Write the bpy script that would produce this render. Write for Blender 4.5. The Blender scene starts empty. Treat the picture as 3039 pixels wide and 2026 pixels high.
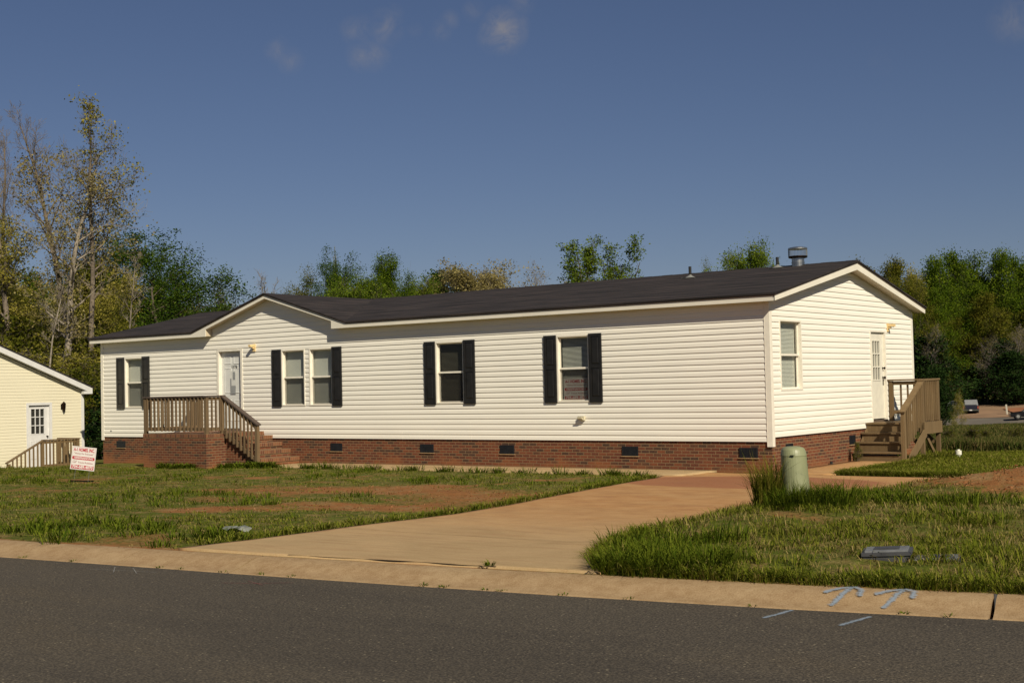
import bpy, math, random
import numpy as np
from mathutils import Vector, Matrix, Euler
R_ = math.radians
scene = bpy.context.scene
COL = scene.collection

# ------------------------------------------------------------------ camera
CAM_P = (12.0019, -24.5128, 1.2413)
yaw, pitch, roll = 0.6496, 0.0347, -0.0229
fw = Vector((-math.sin(yaw)*math.cos(pitch), math.cos(yaw)*math.cos(pitch), math.sin(pitch)))
r0 = Vector((math.cos(yaw), math.sin(yaw), 0)); u0 = r0.cross(fw)
rt = r0*math.cos(roll) + u0*math.sin(roll); up = rt.cross(fw)
cam = bpy.data.cameras.new('camera'); camo = bpy.data.objects.new('camera', cam); COL.objects.link(camo)
m = Matrix((rt, up, -fw)).transposed().to_4x4(); m.translation = Vector(CAM_P)
camo.matrix_world = m
cam.sensor_width = 36; cam.lens = 3881.2258/3039*36; cam.clip_end = 3000; cam.clip_start = 0.1
scene.camera = camo
# ------------------------------------------------------------------ sky, sun, exposure
SUN = Vector((0.686, -0.412, 0.600)).normalized()
EL = math.asin(SUN.z); ROT = math.atan2(SUN.x, SUN.y)
world = bpy.data.worlds.new('World'); scene.world = world; world.use_nodes = True
wn = world.node_tree; wn.nodes.clear()
def N(t, typ, **k):
    n = t.nodes.new(typ)
    for a, b in k.items():
        if hasattr(n, a): setattr(n, a, b)
    return n
sky = N(wn, 'ShaderNodeTexSky', sky_type='NISHITA', sun_disc=False)
sky.sun_elevation = EL; sky.sun_rotation = ROT; sky.altitude = 200; sky.air_density = 1.0; sky.dust_density = 0.0; sky.ozone_density = 4.0
bg = N(wn, 'ShaderNodeBackground'); bg.inputs[1].default_value = 0.055
wo = N(wn, 'ShaderNodeOutputWorld')
# thin wisps of cloud: procedural noise in a few directions of the sky
tc = N(wn, 'ShaderNodeTexCoord')
def wmath(op, a, b=None):
    n = N(wn, 'ShaderNodeMath', operation=op)
    for i, v in enumerate((a, b)):
        if v is None: continue
        if isinstance(v, (int, float)): n.inputs[i].default_value = v
        else: wn.links.new(v, n.inputs[i])
    return n.outputs[0]
def cloud_dir(u, v):
    d = (fw + rt*((u-1519.5)/3881.2) - up*((v-1013)/3881.2)); return d.normalized()
cn = N(wn, 'ShaderNodeTexNoise'); cn.inputs['Scale'].default_value = 60; cn.inputs['Detail'].default_value = 5; cn.inputs['Roughness'].default_value = .62
cn.inputs['Distortion'].default_value = .6
wn.links.new(tc.outputs['Generated'], cn.inputs['Vector'])
tot = None
for (u, v, rr, st) in [(1495, 92, .020, 1.0), (1460, 115, .013, .5), (1530, 75, .012, .5), (1048, 92, .012, .35), (1080, 85, .012, .35), (1145, 80, .016, .42), (1140, 110, .012, .32), (1165, 45, .010, .22), (1075, 165, .014, .42), (1110, 165, .014, .42), (825, 150, .012, .34), (860, 180, .012, .34), (1308, 95, .010, .35), (1335, 60, .009, .3), (1232, 88, .007, .28), (1405, 32, .010, .3), (1550, 5, .012, .35), (3010, 60, .020, .4), (2620, 180, .012, .10)]:
    dn = N(wn, 'ShaderNodeVectorMath', operation='DISTANCE')
    wn.links.new(tc.outputs['Generated'], dn.inputs[0]); dn.inputs[1].default_value = cloud_dir(u, v)
    a = wmath('DIVIDE', dn.outputs['Value'], rr); a = wmath('SUBTRACT', 1.0, a); a = wmath('MAXIMUM', a, 0.0)
    a = wmath('MULTIPLY', a, st)
    tot = a if tot is None else wmath('MAXIMUM', tot, a)
nz = wmath('SUBTRACT', cn.outputs['Fac'], 0.34); nz = wmath('MAXIMUM', nz, 0.0); nz = wmath('MULTIPLY', nz, 2.3)
cf = wmath('MINIMUM', wmath('MULTIPLY', tot, nz), .8)
mx = N(wn, 'ShaderNodeMix', data_type='RGBA'); mx.inputs[7].default_value = (4.6, 4.3, 4.3, 1)
wn.links.new(cf, mx.inputs[0]); tint = N(wn, 'ShaderNodeMix', data_type='RGBA', blend_type='MULTIPLY'); tint.inputs[0].default_value = 1.0; tint.inputs[7].default_value = (.76, .73, .85, 1)
gm = N(wn, 'ShaderNodeGamma'); gm.inputs[1].default_value = .90; wn.links.new(sky.outputs[0], gm.inputs[0]); wn.links.new(gm.outputs[0], tint.inputs[6]); wn.links.new(tint.outputs[2], mx.inputs[6])
wn.links.new(mx.outputs[2], bg.inputs[0]); wn.links.new(bg.outputs[0], wo.inputs[0])
sl = bpy.data.lights.new('sun', 'SUN'); sl.energy = 5.0; sl.angle = R_(0.53); sl.color = (1.0, 0.91, 0.73)
so = bpy.data.objects.new('sun', sl); COL.objects.link(so)
so.rotation_euler = SUN.to_track_quat('Z', 'Y').to_euler()
scene.view_settings.view_transform = 'Standard'; scene.view_settings.look = 'None'
scene.view_settings.exposure = 0.10; scene.view_settings.gamma = 1.0
try:
    scene.cycles.max_bounces = 6; scene.cycles.transparent_max_bounces = 12
    scene.cycles.use_denoising = True
except Exception: pass

# ------------------------------------------------------------------ numpy noise
_rg = np.random.RandomState(7)
_T = _rg.rand(256, 256)
def vnoise(x, y, s=1.0, seed=0):
    x = np.asarray(x, float)*s + seed*17.3; y = np.asarray(y, float)*s + seed*9.1
    xi = np.floor(x).astype(int); yi = np.floor(y).astype(int); fx = x-xi; fy = y-yi
    fx = fx*fx*(3-2*fx); fy = fy*fy*(3-2*fy)
    a = _T[xi % 256, yi % 256]; b = _T[(xi+1) % 256, yi % 256]; c = _T[xi % 256, (yi+1) % 256]; d = _T[(xi+1) % 256, (yi+1) % 256]
    return (a*(1-fx)+b*fx)*(1-fy) + (c*(1-fx)+d*fx)*fy
def fnoise(x, y, s=1.0, seed=0, o=4):
    t = 0; w = 0
    for i in range(o): t = t + vnoise(x, y, s*2**i, seed+i)*0.5**i; w += 0.5**i
    return t/w

# ------------------------------------------------------------------ terrain functions (vectorised)
EX = [-500, -60, -.53, 1.1, 2.68, 4.56, 6.15, 7.84, 9.36, 40, 500]
EY = [-60, -23, -16.89, -16.70, -16.53, -16.30, -16.08, -15.79, -15.46, -8.7, 80]
def edge_y(x): return np.interp(x, EX, EY)
def kerb_y(x): return edge_y(x) + .5
DRL_Y = [-16.3, -14.3, -12.7, -11.4, -9.2, -6.1, -3.7, -2.4, -1.5]; DRL_X = [1.45, 1.27, 1.13, 1.05, .49, -.43, -1.07, -1.35, -1.75]
DRR_Y = [-15.8, -15.3, -14.6, -12.9, -11, -9.3, -6, 0]; DRR_X = [6.25, 5.9, 5.3, 4.5, 4.35, 4.15, 4.1, 4.0]
def drive_l(y): return np.interp(y, DRL_Y, DRL_X)
def drive_r(y): return np.interp(y, DRR_Y, DRR_X)
def sstep(a, b, t):
    t = np.clip((t-a)/(b-a), 0, 1); return t*t*(3-2*t)
def base_h(x, y):
    x = np.asarray(x, float); y = np.asarray(y, float)
    hz = np.interp(x, [-90, -40, -26, -22, -16, -13, 0, 40], [-2.2, -1.5, -1.05, -.80, -.76, -.69, -.65, -.65])
    ky = kerb_y(x)
    t = np.clip((y-ky)/np.maximum(-1-ky, .5), 0, 1)
    z = -.3*(1-t) + hz*t
    z = z - 3.4*np.clip((y-6)/120, 0, 1) - .05*np.clip((y-126)/4, 0, 1)
    z = z + np.clip((y-130), 0, 32)*.082
    return z
def ground_h(x, y):
    z = base_h(x, y)
    x = np.asarray(x, float); y = np.asarray(y, float)
    on = sstep(0.0, .5, x-drive_r(y))*sstep(0, .6, y-kerb_y(x))      # right-hand bank beside the drive
    z = z + on*(.10*np.exp(-((y+8)/9)**2) + .10*np.exp(-(((x-5.6)/1.6)**2+((y+10.0)/2.0)**2)) + .30*np.exp(-(((x-6.2)/1.35)**2+((y+4.1)/1.9)**2)) + .34*np.exp(-(((x-8.6)/1.9)**2+((y+4.6)/2.0)**2)))
    z = z + on*np.exp(-(((x-6.8)/2.6)**2+((y+4.4)/2.2)**2))*((fnoise(x, y, 2.6, 15)-.5)*.20+(fnoise(x, y, 6.0, 16)-.5)*.12)
    nzz = (fnoise(x, y, .8, 3)-.5)*.10 + (fnoise(x, y, 3.2, 5)-.5)*.04
    lawn = sstep(.1, .9, np.minimum(y-kerb_y(x), np.maximum(drive_l(y)-x, x-drive_r(y))))
    lawn = lawn*np.where((y > -2.0) & (x < .6) & (x > -25), 0, 1)
    return z + nzz*lawn
def drive_h(x, y): return base_h(x, y) + .02

# ------------------------------------------------------------------ material helpers
def new_mat(name):
    m_ = bpy.data.materials.new(name); m_.use_nodes = True; t = m_.node_tree
    return m_, t, t.nodes['Principled BSDF']
def ramp(t, src, stops, interp='LINEAR'):
    r = t.nodes.new('ShaderNodeValToRGB'); r.color_ramp.interpolation = interp
    e = r.color_ramp.elements
    while len(e) < len(stops): e.new(0.5)
    for i, (p, c) in enumerate(stops):
        e[i].position = p; e[i].color = tuple(c)+(1,) if len(c) == 3 else c
    t.links.new(src, r.inputs[0]); return r.outputs[0]
def noise(t, scale, detail=4, rough=.55, coord='Object', vec=None, stretch=None, dist=0):
    n = t.nodes.new('ShaderNodeTexNoise'); n.inputs['Scale'].default_value = scale; n.inputs['Detail'].default_value = detail
    n.inputs['Roughness'].default_value = rough; n.inputs['Distortion'].default_value = dist
    if vec is None:
        tcn = t.nodes.new('ShaderNodeTexCoord'); vec = tcn.outputs[coord]
    if stretch:
        mp = t.nodes.new('ShaderNodeMapping'); mp.inputs['Scale'].default_value = stretch; t.links.new(vec, mp.inputs[0]); vec = mp.outputs[0]
    t.links.new(vec, n.inputs['Vector']); return n.outputs['Fac']
def mixc(t, fac, a, b, mode='MIX'):
    n = t.nodes.new('ShaderNodeMix'); n.data_type = 'RGBA'; n.blend_type = mode
    for i, v in ((0, fac), (6, a), (7, b)):
        if isinstance(v, (int, float)): n.inputs[i].default_value = v
        elif isinstance(v, tuple): n.inputs[i].default_value = v+(1,) if len(v) == 3 else v
        else: t.links.new(v, n.inputs[i])
    return n.outputs[2]
def math_(t, op, a, b=None, clamp=False):
    n = t.nodes.new('ShaderNodeMath'); n.operation = op; n.use_clamp = clamp
    for i, v in enumerate((a, b)):
        if v is None: continue
        if isinstance(v, (int, float)): n.inputs[i].default_value = v
        else: t.links.new(v, n.inputs[i])
    return n.outputs[0]
def bump(t, p, h, strength=.3, dist=.01):
    b = t.nodes.new('ShaderNodeBump'); b.inputs['Strength'].default_value = strength; b.inputs['Distance'].default_value = dist
    t.links.new(h, b.inputs['Height']); t.links.new(b.outputs[0], p.inputs['Normal'])
def attr(t, name):
    a = t.nodes.new('ShaderNodeAttribute'); a.attribute_name = name; return a.outputs['Fac']
def island(t):
    g = t.nodes.new('ShaderNodeNewGeometry'); return g.outputs['Random Per Island']
def simple(name, c, rough=.6, metal=0, var=.06, scale=6, spec=None):
    m_, t, p = new_mat(name)
    f = noise(t, scale, 5)
    c2 = tuple(max(0, x*(1-var*2)) for x in c); c3 = tuple(min(1, x*(1+var)) for x in c)
    t.links.new(ramp(t, f, [(.3, c2), (.7, c3)]), p.inputs['Base Color'])
    p.inputs['Roughness'].default_value = rough; p.inputs['Metallic'].default_value = metal
    if spec is not None: p.inputs['Specular IOR Level'].default_value = spec
    return m_

M = {}
def siding_mat(name, c):
    m_, t, p = new_mat(name)
    f = noise(t, .5, 5, .6); g = noise(t, 3.0, 3, .5, stretch=(.15, .15, 6))
    c0 = tuple(x*.93 for x in c)
    a = ramp(t, f, [(.3, c0), (.7, c)])
    a = mixc(t, .35, a, ramp(t, g, [(.35, tuple(x*.90 for x in c)), (.65, c)]))
    t.links.new(a, p.inputs['Base Color']); p.inputs['Roughness'].default_value = .55; p.inputs['Specular IOR Level'].default_value = .35
    bump(t, p, noise(t, 2.0, 2, .5, stretch=(.5, .5, 1.5)), .25, .01)
    return m_
M['siding'] = siding_mat('white_vinyl', (.84, .80, .705))
M['ysiding'] = siding_mat('yellow_vinyl', (.71, .655, .49))
M['trim'] = simple('white_trim', (.78, .73, .62), .5, var=.04)
M['wtrim'] = simple('neighbour_white_trim', (.64, .63, .61), .5, var=.04)
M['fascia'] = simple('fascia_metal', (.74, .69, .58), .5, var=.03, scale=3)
M['soffit'] = simple('soffit_vinyl_shade_tan', (.55, .46, .32), .6, var=.04)  # tan shade under the eaves is put into this base colour
M['door'] = simple('door_paint', (.66, .66, .62), .45, var=.04)
M['door2'] = simple('side_door_paint', (.72, .68, .57), .45, var=.04)
M['black_shutter'] = simple('black_shutter', (.014, .013, .012), .42, var=.2)
M['vent_black'] = simple('vent_black', (.010, .012, .016), .5, var=.2)
M['brass'] = simple('dark_bronze', (.05, .03, .02), .35, 1)
M['steel'] = simple('galvanised', (.50, .49, .46), .35, 1, var=.15)
M['flash'] = simple('flashing', (.22, .22, .205), .6, .2)
M['cream_lamp'] = simple('cream_plastic', (.75, .55, .26), .5)
M['beige'] = simple('beige_plastic', (.55, .50, .36), .5)
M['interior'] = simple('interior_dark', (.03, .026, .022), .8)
M['pale_int'] = simple('interior_pale', (.16, .15, .14), .8)
M['ped'] = simple('green_plastic', (.25, .262, .140), .45, var=.10, scale=4)
M['white_plastic'] = simple('white_plastic', (.75, .72, .6), .4)
M['litter'] = simple('plastic_scrap', (.19, .20, .17), .5, var=.2, scale=18)
M['rubber'] = simple('rubber', (.012, .012, .012), .8)
M['carblack'] = simple('black_car_paint', (.008, .008, .012), .15)
M['truckpaint'] = simple('dark_truck_paint', (.02, .02, .035), .2)
M['chrome'] = simple('chrome', (.6, .6, .6), .2, 1)
M['carglass'] = simple('car_glass', (.25, .25, .25), .1)
M['tail'] = simple('tail_light', (.30, .08, .05), .3)
M['signwhite'] = simple('sign_white', (.66, .62, .58), .5, var=.02)
M['signred'] = simple('sign_red', (.42, .02, .035), .5, var=.05)
M['signink'] = simple('sign_maroon_ink', (.32, .12, .12), .5, var=.03)
M['numberink'] = simple('number_black', (.01, .01, .01), .5)
M['paper'] = simple('notice_paper', (.62, .62, .58), .7)
M['paper2'] = simple('grey_notice_paper', (.27, .28, .28), .7)

def glass_mat(name, tint, alpha):
    m_ = bpy.data.materials.new(name); m_.use_nodes = True; t = m_.node_tree; t.nodes.clear()
    o = t.nodes.new('ShaderNodeOutputMaterial'); a = t.nodes.new('ShaderNodeBsdfTransparent'); g = t.nodes.new('ShaderNodeBsdfGlossy')
    a.inputs[0].default_value = tint+(1,); g.inputs[0].default_value = (1, 1, 1, 1); g.inputs['Roughness'].default_value = .02
    lw = t.nodes.new('ShaderNodeLayerWeight'); lw.inputs[0].default_value = .5
    mx_ = t.nodes.new('ShaderNodeMixShader')
    f = math_(t, 'ADD', math_(t, 'MULTIPLY', math_(t, 'POWER', lw.outputs['Facing'], 5.0), .9), alpha, True)
    t.links.new(f, mx_.inputs[0]); t.links.new(a.outputs[0], mx_.inputs[1]); t.links.new(g.outputs[0], mx_.inputs[2]); t.links.new(mx_.outputs[0], o.inputs[0])
    return m_
M['glass'] = glass_mat('window_glass', (.82, .84, .82), .03)
def screen_mat():
    m_ = bpy.data.materials.new('insect_screen'); m_.use_nodes = True; t = m_.node_tree; t.nodes.clear()
    o = t.nodes.new('ShaderNodeOutputMaterial'); a = t.nodes.new('ShaderNodeBsdfTransparent'); g = t.nodes.new('ShaderNodeBsdfDiffuse')
    g.inputs[0].default_value = (.035, .033, .030, 1); mx_ = t.nodes.new('ShaderNodeMixShader'); mx_.inputs[0].default_value = .42
    t.links.new(a.outputs[0], mx_.inputs[1]); t.links.new(g.outputs[0], mx_.inputs[2]); t.links.new(mx_.outputs[0], o.inputs[0]); return m_
M['screen'] = screen_mat()
M['blind'] = simple('pale_blind', (.66, .65, .58), .6, var=.02)
M['blind_dark'] = simple('shaded_blind', (.15, .135, .10), .6, var=.05)

def brick_mat(name, bw, rh, soldier=False):
    m_, t, p = new_mat(name)
    uv = t.nodes.new('ShaderNodeUVMap')
    b = t.nodes.new('ShaderNodeTexBrick'); b.offset = 0.0 if soldier else .5
    b.inputs['Scale'].default_value = 1; b.inputs['Brick Width'].default_value = bw; b.inputs['Row Height'].default_value = rh
    b.inputs['Mortar Size'].default_value = .0068; b.inputs['Mortar Smooth'].default_value = .25; b.inputs['Bias'].default_value = 0
    t.links.new(uv.outputs[0], b.inputs['Vector'])
    b.inputs['Color1'].default_value = (0, 0, 0, 1); b.inputs['Color2'].default_value = (1, 1, 1, 1); b.inputs['Mortar'].default_value = (.5, .5, .5, 1)
    if soldier: cr = [(0, (.17, .060, .022)), (.3, (.10, .030, .014)), (.6, (.19, .075, .030)), (.85, (.06, .022, .012))]
    else: cr = [(0, (.128, .034, .011)), (.30, (.094, .024, .009)), (.55, (.155, .044, .013)), (.72, (.066, .024, .010)), (.82, (.030, .019, .010))]
    col = ramp(t, b.outputs['Color'], cr, 'CONSTANT')
    col = mixc(t, .22, col, ramp(t, noise(t, 30, 3), [(.3, (.08, .03, .015)), (.7, (.28, .09, .04))]))
    col = mixc(t, b.outputs['Fac'], col, (.235, .155, .078))
    # red clay splashed up from the soil, ragged outline
    sx = t.nodes.new('ShaderNodeSeparateXYZ'); tc_ = t.nodes.new('ShaderNodeTexCoord'); t.links.new(tc_.outputs['Object'], sx.inputs[0])
    n1 = noise(t, .9, 4, .6); h = math_(t, 'ADD', sx.outputs[2], 0.62)
    s = math_(t, 'SUBTRACT', math_(t, 'MULTIPLY', math_(t, 'SUBTRACT', n1, .42), 1.3), h)
    s = math_(t, 'MULTIPLY', s, 5.0, True); s = math_(t, 'MULTIPLY', s, .68)
    col = mixc(t, s, col, (.26, .095, .030))
    t.links.new(col, p.inputs['Base Color']); p.inputs['Roughness'].default_value = .85
    hh = math_(t, 'ADD', math_(t, 'MULTIPLY', b.outputs['Fac'], -1.0), math_(t, 'MULTIPLY', noise(t, 60, 3), .4))
    bump(t, p, hh, .6, .006)
    return m_
M['brick'] = brick_mat('brick_running', .203, .0677)
M['rowlock'] = brick_mat('brick_rowlock', .0677, .101, True)

def shingle_mat():
    m_, t, p = new_mat('dark_shingle')
    uv = t.nodes.new('ShaderNodeUVMap')
    b = t.nodes.new('ShaderNodeTexBrick'); b.offset = .37; b.inputs['Scale'].default_value = 1
    b.inputs['Brick Width'].default_value = .30; b.inputs['Row Height'].default_value = .127; b.inputs['Mortar Size'].default_value = .004; b.inputs['Mortar Smooth'].default_value = .3
    b.inputs['Color1'].default_value = (0, 0, 0, 1); b.inputs['Color2'].default_value = (1, 1, 1, 1); b.inputs['Mortar'].default_value = (0, 0, 0, 1)
    t.links.new(uv.outputs[0], b.inputs['Vector'])
    col = ramp(t, b.outputs['Color'], [(0, (.013, .011, .012)), (.3, (.030, .023, .024)), (.6, (.046, .036, .033)), (.8, (.018, .017, .018)), (1, (.040, .034, .034))])
    col = mixc(t, b.outputs['Fac'], col, (.012, .010, .010))
    n = noise(t, 120, 2, .6, vec=uv.outputs[0]); col = mixc(t, .35, col, ramp(t, n, [(.3, (.010, .009, .009)), (.75, (.06, .052, .05))]))
    n2 = noise(t, .8, 4, .6, vec=uv.outputs[0], stretch=(.6, 8, 1)); col = mixc(t, .75, col, ramp(t, n2, [(.36, (.011, .010, .010)), (.5, (.030, .025, .025)), (.66, (.060, .046, .042))]))
    t.links.new(col, p.inputs['Base Color']); p.inputs['Roughness'].default_value = .9; p.inputs['Specular IOR Level'].default_value = .2
    bump(t, p, math_(t, 'ADD', b.outputs['Color'], n), .5, .008)
    return m_
M['shingle'] = shingle_mat()
M['drip'] = simple('shadow_brown_drip_edge', (.10, .07, .05), .6)  # drip edge; shadow band below the shingles is put into its brown

def wood_mat(name, c1, c2, c3):
    m_, t, p = new_mat(name)
    a = noise(t, 6, 5, .65, stretch=(1, 1, .12), dist=.4); b_ = noise(t, 40, 3, .6, stretch=(1, 1, .05)); c_ = noise(t, .9, 4)
    col = ramp(t, a, [(.28, c1), (.5, c2), (.72, c3)])
    col = mixc(t, .35, col, ramp(t, b_, [(.35, c1), (.65, c3)]))
    oi = t.nodes.new('ShaderNodeObjectInfo'); col = mixc(t, math_(t, 'MULTIPLY', oi.outputs['Random'], .6), col, tuple(x*.55 for x in c2)); wn_ = t.nodes.new('ShaderNodeTexWhiteNoise'); t.links.new(oi.outputs['Random'], wn_.inputs[0]); col = mixc(t, math_(t, 'MULTIPLY', wn_.outputs['Value'], .30), col, c3)
    col = mixc(t, math_(t, 'MULTIPLY', c_, .4), col, c2)
    t.links.new(col, p.inputs['Base Color']); p.inputs['Roughness'].default_value = .85
    bump(t, p, b_, .4, .004)
    return m_
M['wood'] = wood_mat('weathered_wood', (.065, .038, .017), (.130, .080, .036), (.215, .148, .078))
M['wood_dark'] = wood_mat('weathered_wood_cap', (.045, .030, .022), (.080, .055, .042), (.13, .095, .075))
M['wood2'] = wood_mat('weathered_deck_wood', (.080, .046, .017), (.150, .092, .036), (.245, .165, .078))

def concrete_mat():
    m_, t, p = new_mat('driveway_concrete')
    st = attr(t, 'stain'); rd = attr(t, 'redness')
    big = noise(t, .75, 6, .68, stretch=(.7, 1.3, 1), dist=.8); med = noise(t, 2.6, 5, .6); fine = noise(t, 60, 3, .7)
    col = ramp(t, big, [(.28, (.30, .190, .080)), (.5, (.385, .262, .128)), (.72, (.47, .335, .172))])
    orange = ramp(t, med, [(.28, (.31, .130, .036)), (.5, (.40, .195, .062)), (.72, (.47, .255, .095))])
    f = math_(t, 'MULTIPLY', math_(t, 'ADD', rd, math_(t, 'MULTIPLY', math_(t, 'SUBTRACT', big, .5), 1.0)), 1.0, True)
    col = mixc(t, f, col, orange)
    s2 = math_(t, 'MULTIPLY', math_(t, 'ADD', math_(t, 'SUBTRACT', st, .38), math_(t, 'MULTIPLY', math_(t, 'SUBTRACT', med, .5), .5)), 7.0, True)
    col = mixc(t, math_(t, 'MULTIPLY', s2, .95), col, ramp(t, big, [(.3, (.22, .062, .018)), (.7, (.31, .10, .032))]))
    col = mixc(t, .14, col, ramp(t, fine, [(.3, (.10, .07, .04)), (.7, (.7, .55, .36))]))
    stk = noise(t, 2.2, 5, .7, stretch=(.35, 3.2, 1), dist=.3); col = mixc(t, ramp(t, stk, [(.52, (0, 0, 0)), (.70, (.45, .45, .45))]), col, (.24, .125, .052))
    ed = attr(t, 'edge'); ef = math_(t, 'MULTIPLY', math_(t, 'SUBTRACT', math_(t, 'ADD', ed, math_(t, 'MULTIPLY', med, .8)), .85), 3.0, True); col = mixc(t, math_(t, 'MULTIPLY', ef, .6), col, (.26, .125, .05))
    t.links.new(col, p.inputs['Base Color']); p.inputs['Roughness'].default_value = .9; p.inputs['Specular IOR Level'].default_value = .25
    bump(t, p, math_(t, 'ADD', fine, math_(t, 'MULTIPLY', med, 1.0)), .25, .006)
    return m_
M['drive'] = concrete_mat()
def kerb_mat():
    m_, t, p = new_mat('kerb_concrete')
    a = noise(t, 1.2, 6, .65, dist=.6); b_ = noise(t, 9, 5, .7); f = noise(t, 90, 2, .7)
    col = ramp(t, a, [(.3, (.33, .215, .105)), (.5, (.26, .155, .066)), (.7, (.37, .255, .130))])
    col = mixc(t, .45, col, ramp(t, b_, [(.32, (.18, .098, .036)), (.6, (.37, .255, .14))]))
    col = mixc(t, .2, col, ramp(t, f, [(.3, (.12, .08, .05)), (.7, (.6, .48, .32))]))
    t.links.new(col, p.inputs['Base Color']); p.inputs['Roughness'].default_value = .92; p.inputs['Specular IOR Level'].default_value = .2
    bump(t, p, math_(t, 'ADD', f, b_), .5, .006); return m_
M['kerb'] = kerb_mat()
def asphalt_mat():
    m_, t, p = new_mat('asphalt')
    a = noise(t, .35, 4, .5, stretch=(1, 2.2, 1)); f = noise(t, 62, 2, .6); g = noise(t, 20, 4, .7)
    v = t.nodes.new('ShaderNodeTexVoronoi'); v.inputs['Scale'].default_value = 26
    tcn = t.nodes.new('ShaderNodeTexCoord'); t.links.new(tcn.outputs['Object'], v.inputs['Vector'])
    col = ramp(t, a, [(.3, (.054, .043, .029)), (.7, (.082, .066, .045))])
    col = mixc(t, .62, col, ramp(t, f, [(.38, (.016, .013, .009)), (.50, (.066, .053, .037)), (.64, (.17, .138, .095))]))
    col = mixc(t, .25, col, ramp(t, g, [(.3, (.035, .031, .027)), (.7, (.072, .064, .054))]))
    sp = math_(t, 'LESS_THAN', v.outputs['Distance'], .20)
    w = t.nodes.new('ShaderNodeTexWhiteNoise'); t.links.new(v.outputs['Color'], w.inputs[0])
    sp = math_(t, 'MULTIPLY', sp, math_(t, 'GREATER_THAN', w.outputs['Value'], .88)); sp = math_(t, 'MULTIPLY', sp, .75)
    col = mixc(t, sp, col, (.26, .22, .15))
    lg = noise(t, .22, 5, .65, stretch=(.6, 2.4, 1), dist=.7); col = mixc(t, 1.0, col, ramp(t, lg, [(.34, (.80, .80, .82)), (.5, (1, 1, 1)), (.68, (1.12, 1.08, 1.0))]), 'MULTIPLY')
    t.links.new(col, p.inputs['Base Color']); p.inputs['Roughness'].default_value = .88; p.inputs['Specular IOR Level'].default_value = .3
    bump(t, p, math_(t, 'ADD', f, math_(t, 'MULTIPLY', v.outputs['Distance'], .6)), .7, .008); return m_
M['asphalt'] = asphalt_mat()
def ground_mat():
    m_, t, p = new_mat('lawn_soil')
    bare = attr(t, 'bare'); n1 = noise(t, 3.0, 6, .65); n2 = noise(t, 14, 5, .7); n3 = noise(t, .8, 4)
    red = ramp(t, n1, [(.3, (.20, .085, .030)), (.5, (.27, .118, .042)), (.62, (.25, .15, .065)), (.8, (.34, .185, .085))])
    straw = ramp(t, n2, [(.3, (.11, .080, .026)), (.5, (.18, .130, .045)), (.72, (.27, .20, .085))])
    green = ramp(t, n2, [(.3, (.045, .058, .007)), (.6, (.10, .115, .015)), (.8, (.16, .155, .035))])
    g = mixc(t, ramp(t, n1, [(.36, (0, 0, 0)), (.54, (1, 1, 1))]), straw, green)
    f = math_(t, 'MULTIPLY', math_(t, 'SUBTRACT', math_(t, 'ADD', bare, math_(t, 'MULTIPLY', math_(t, 'SUBTRACT', n2, .5), 1.5)), .50), 2.2, True)
    col = mixc(t, f, g, red)
    t.links.new(col, p.inputs['Base Color']); p.inputs['Roughness'].default_value = .95; p.inputs['Specular IOR Level'].default_value = .1
    bump(t, p, math_(t, 'ADD', n2, n1), .8, .04); return m_
M['ground'] = ground_mat()
M['redbank'] = simple('red_clay_bank', (.30, .115, .045), .95, var=.2, scale=.4)
M['fardrive'] = simple('far_driveway_dirt', (.26, .155, .085), .95, var=.12, scale=.3)
M['farroad'] = simple('far_road_asphalt', (.135, .115, .090), .9, var=.1, scale=.3)
def blade_mat(name, stops, transl=.35, clump=False):
    m_ = bpy.data.materials.new(name); m_.use_nodes = True; t = m_.node_tree; t.nodes.clear()
    o = t.nodes.new('ShaderNodeOutputMaterial'); d = t.nodes.new('ShaderNodeBsdfDiffuse'); tr = t.nodes.new('ShaderNodeBsdfTranslucent')
    tcn = t.nodes.new('ShaderNodeTexCoord')
    f = math_(t, 'ADD', math_(t, 'MULTIPLY', island(t), .6), math_(t, 'MULTIPLY', noise(t, .9, 3), .4))
    if clump: f = math_(t, 'ADD', math_(t, 'MULTIPLY', island(t), .40), math_(t, 'MULTIPLY', attr(t, 'clump'), .60))
    col = ramp(t, f, stops)
    t.links.new(col, d.inputs[0]); t.links.new(col, tr.inputs[0])
    mx_ = t.nodes.new('ShaderNodeMixShader'); mx_.inputs[0].default_value = transl
    t.links.new(d.outputs[0], mx_.inputs[1]); t.links.new(tr.outputs[0], mx_.inputs[2]); t.links.new(mx_.outputs[0], o.inputs[0]); return m_
M['grass'] = blade_mat('grass_blades', [(.15, (.055, .080, .008)), (.42, (.125, .150, .014)), (.66, (.190, .195, .024)), (.84, (.33, .26, .09))])
M['weed'] = blade_mat('weed_leaves', [(.15, (.034, .062, .006)), (.5, (.095, .128, .011)), (.85, (.165, .190, .020))])
M['straw'] = blade_mat('straw_blades', [(.2, (.14, .110, .035)), (.6, (.23, .175, .065)), (.85, (.32, .24, .10))], .2)
M['tallgrass'] = blade_mat('tall_grass', [(.15, (.06, .085, .008)), (.5, (.16, .16, .018)), (.8, (.28, .21, .05))])
M['fieldgrass'] = blade_mat('field_grass', [(.25, (.032, .050, .010)), (.5, (.062, .080, .016)), (.64, (.13, .11, .035)), (.8, (.21, .155, .065))], .2)
def leaf_mat(name, stops, tr=.42): return blade_mat(name, stops, tr, True)
M['leaf_oak'] = leaf_mat('oak_leaves', [(.2, (.020, .045, .007)), (.55, (.052, .095, .011)), (.85, (.105, .155, .017))])
M['leaf_dense'] = leaf_mat('dense_green_leaves', [(.2, (.034, .064, .006)), (.55, (.088, .138, .010)), (.85, (.160, .205, .016))])
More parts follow.
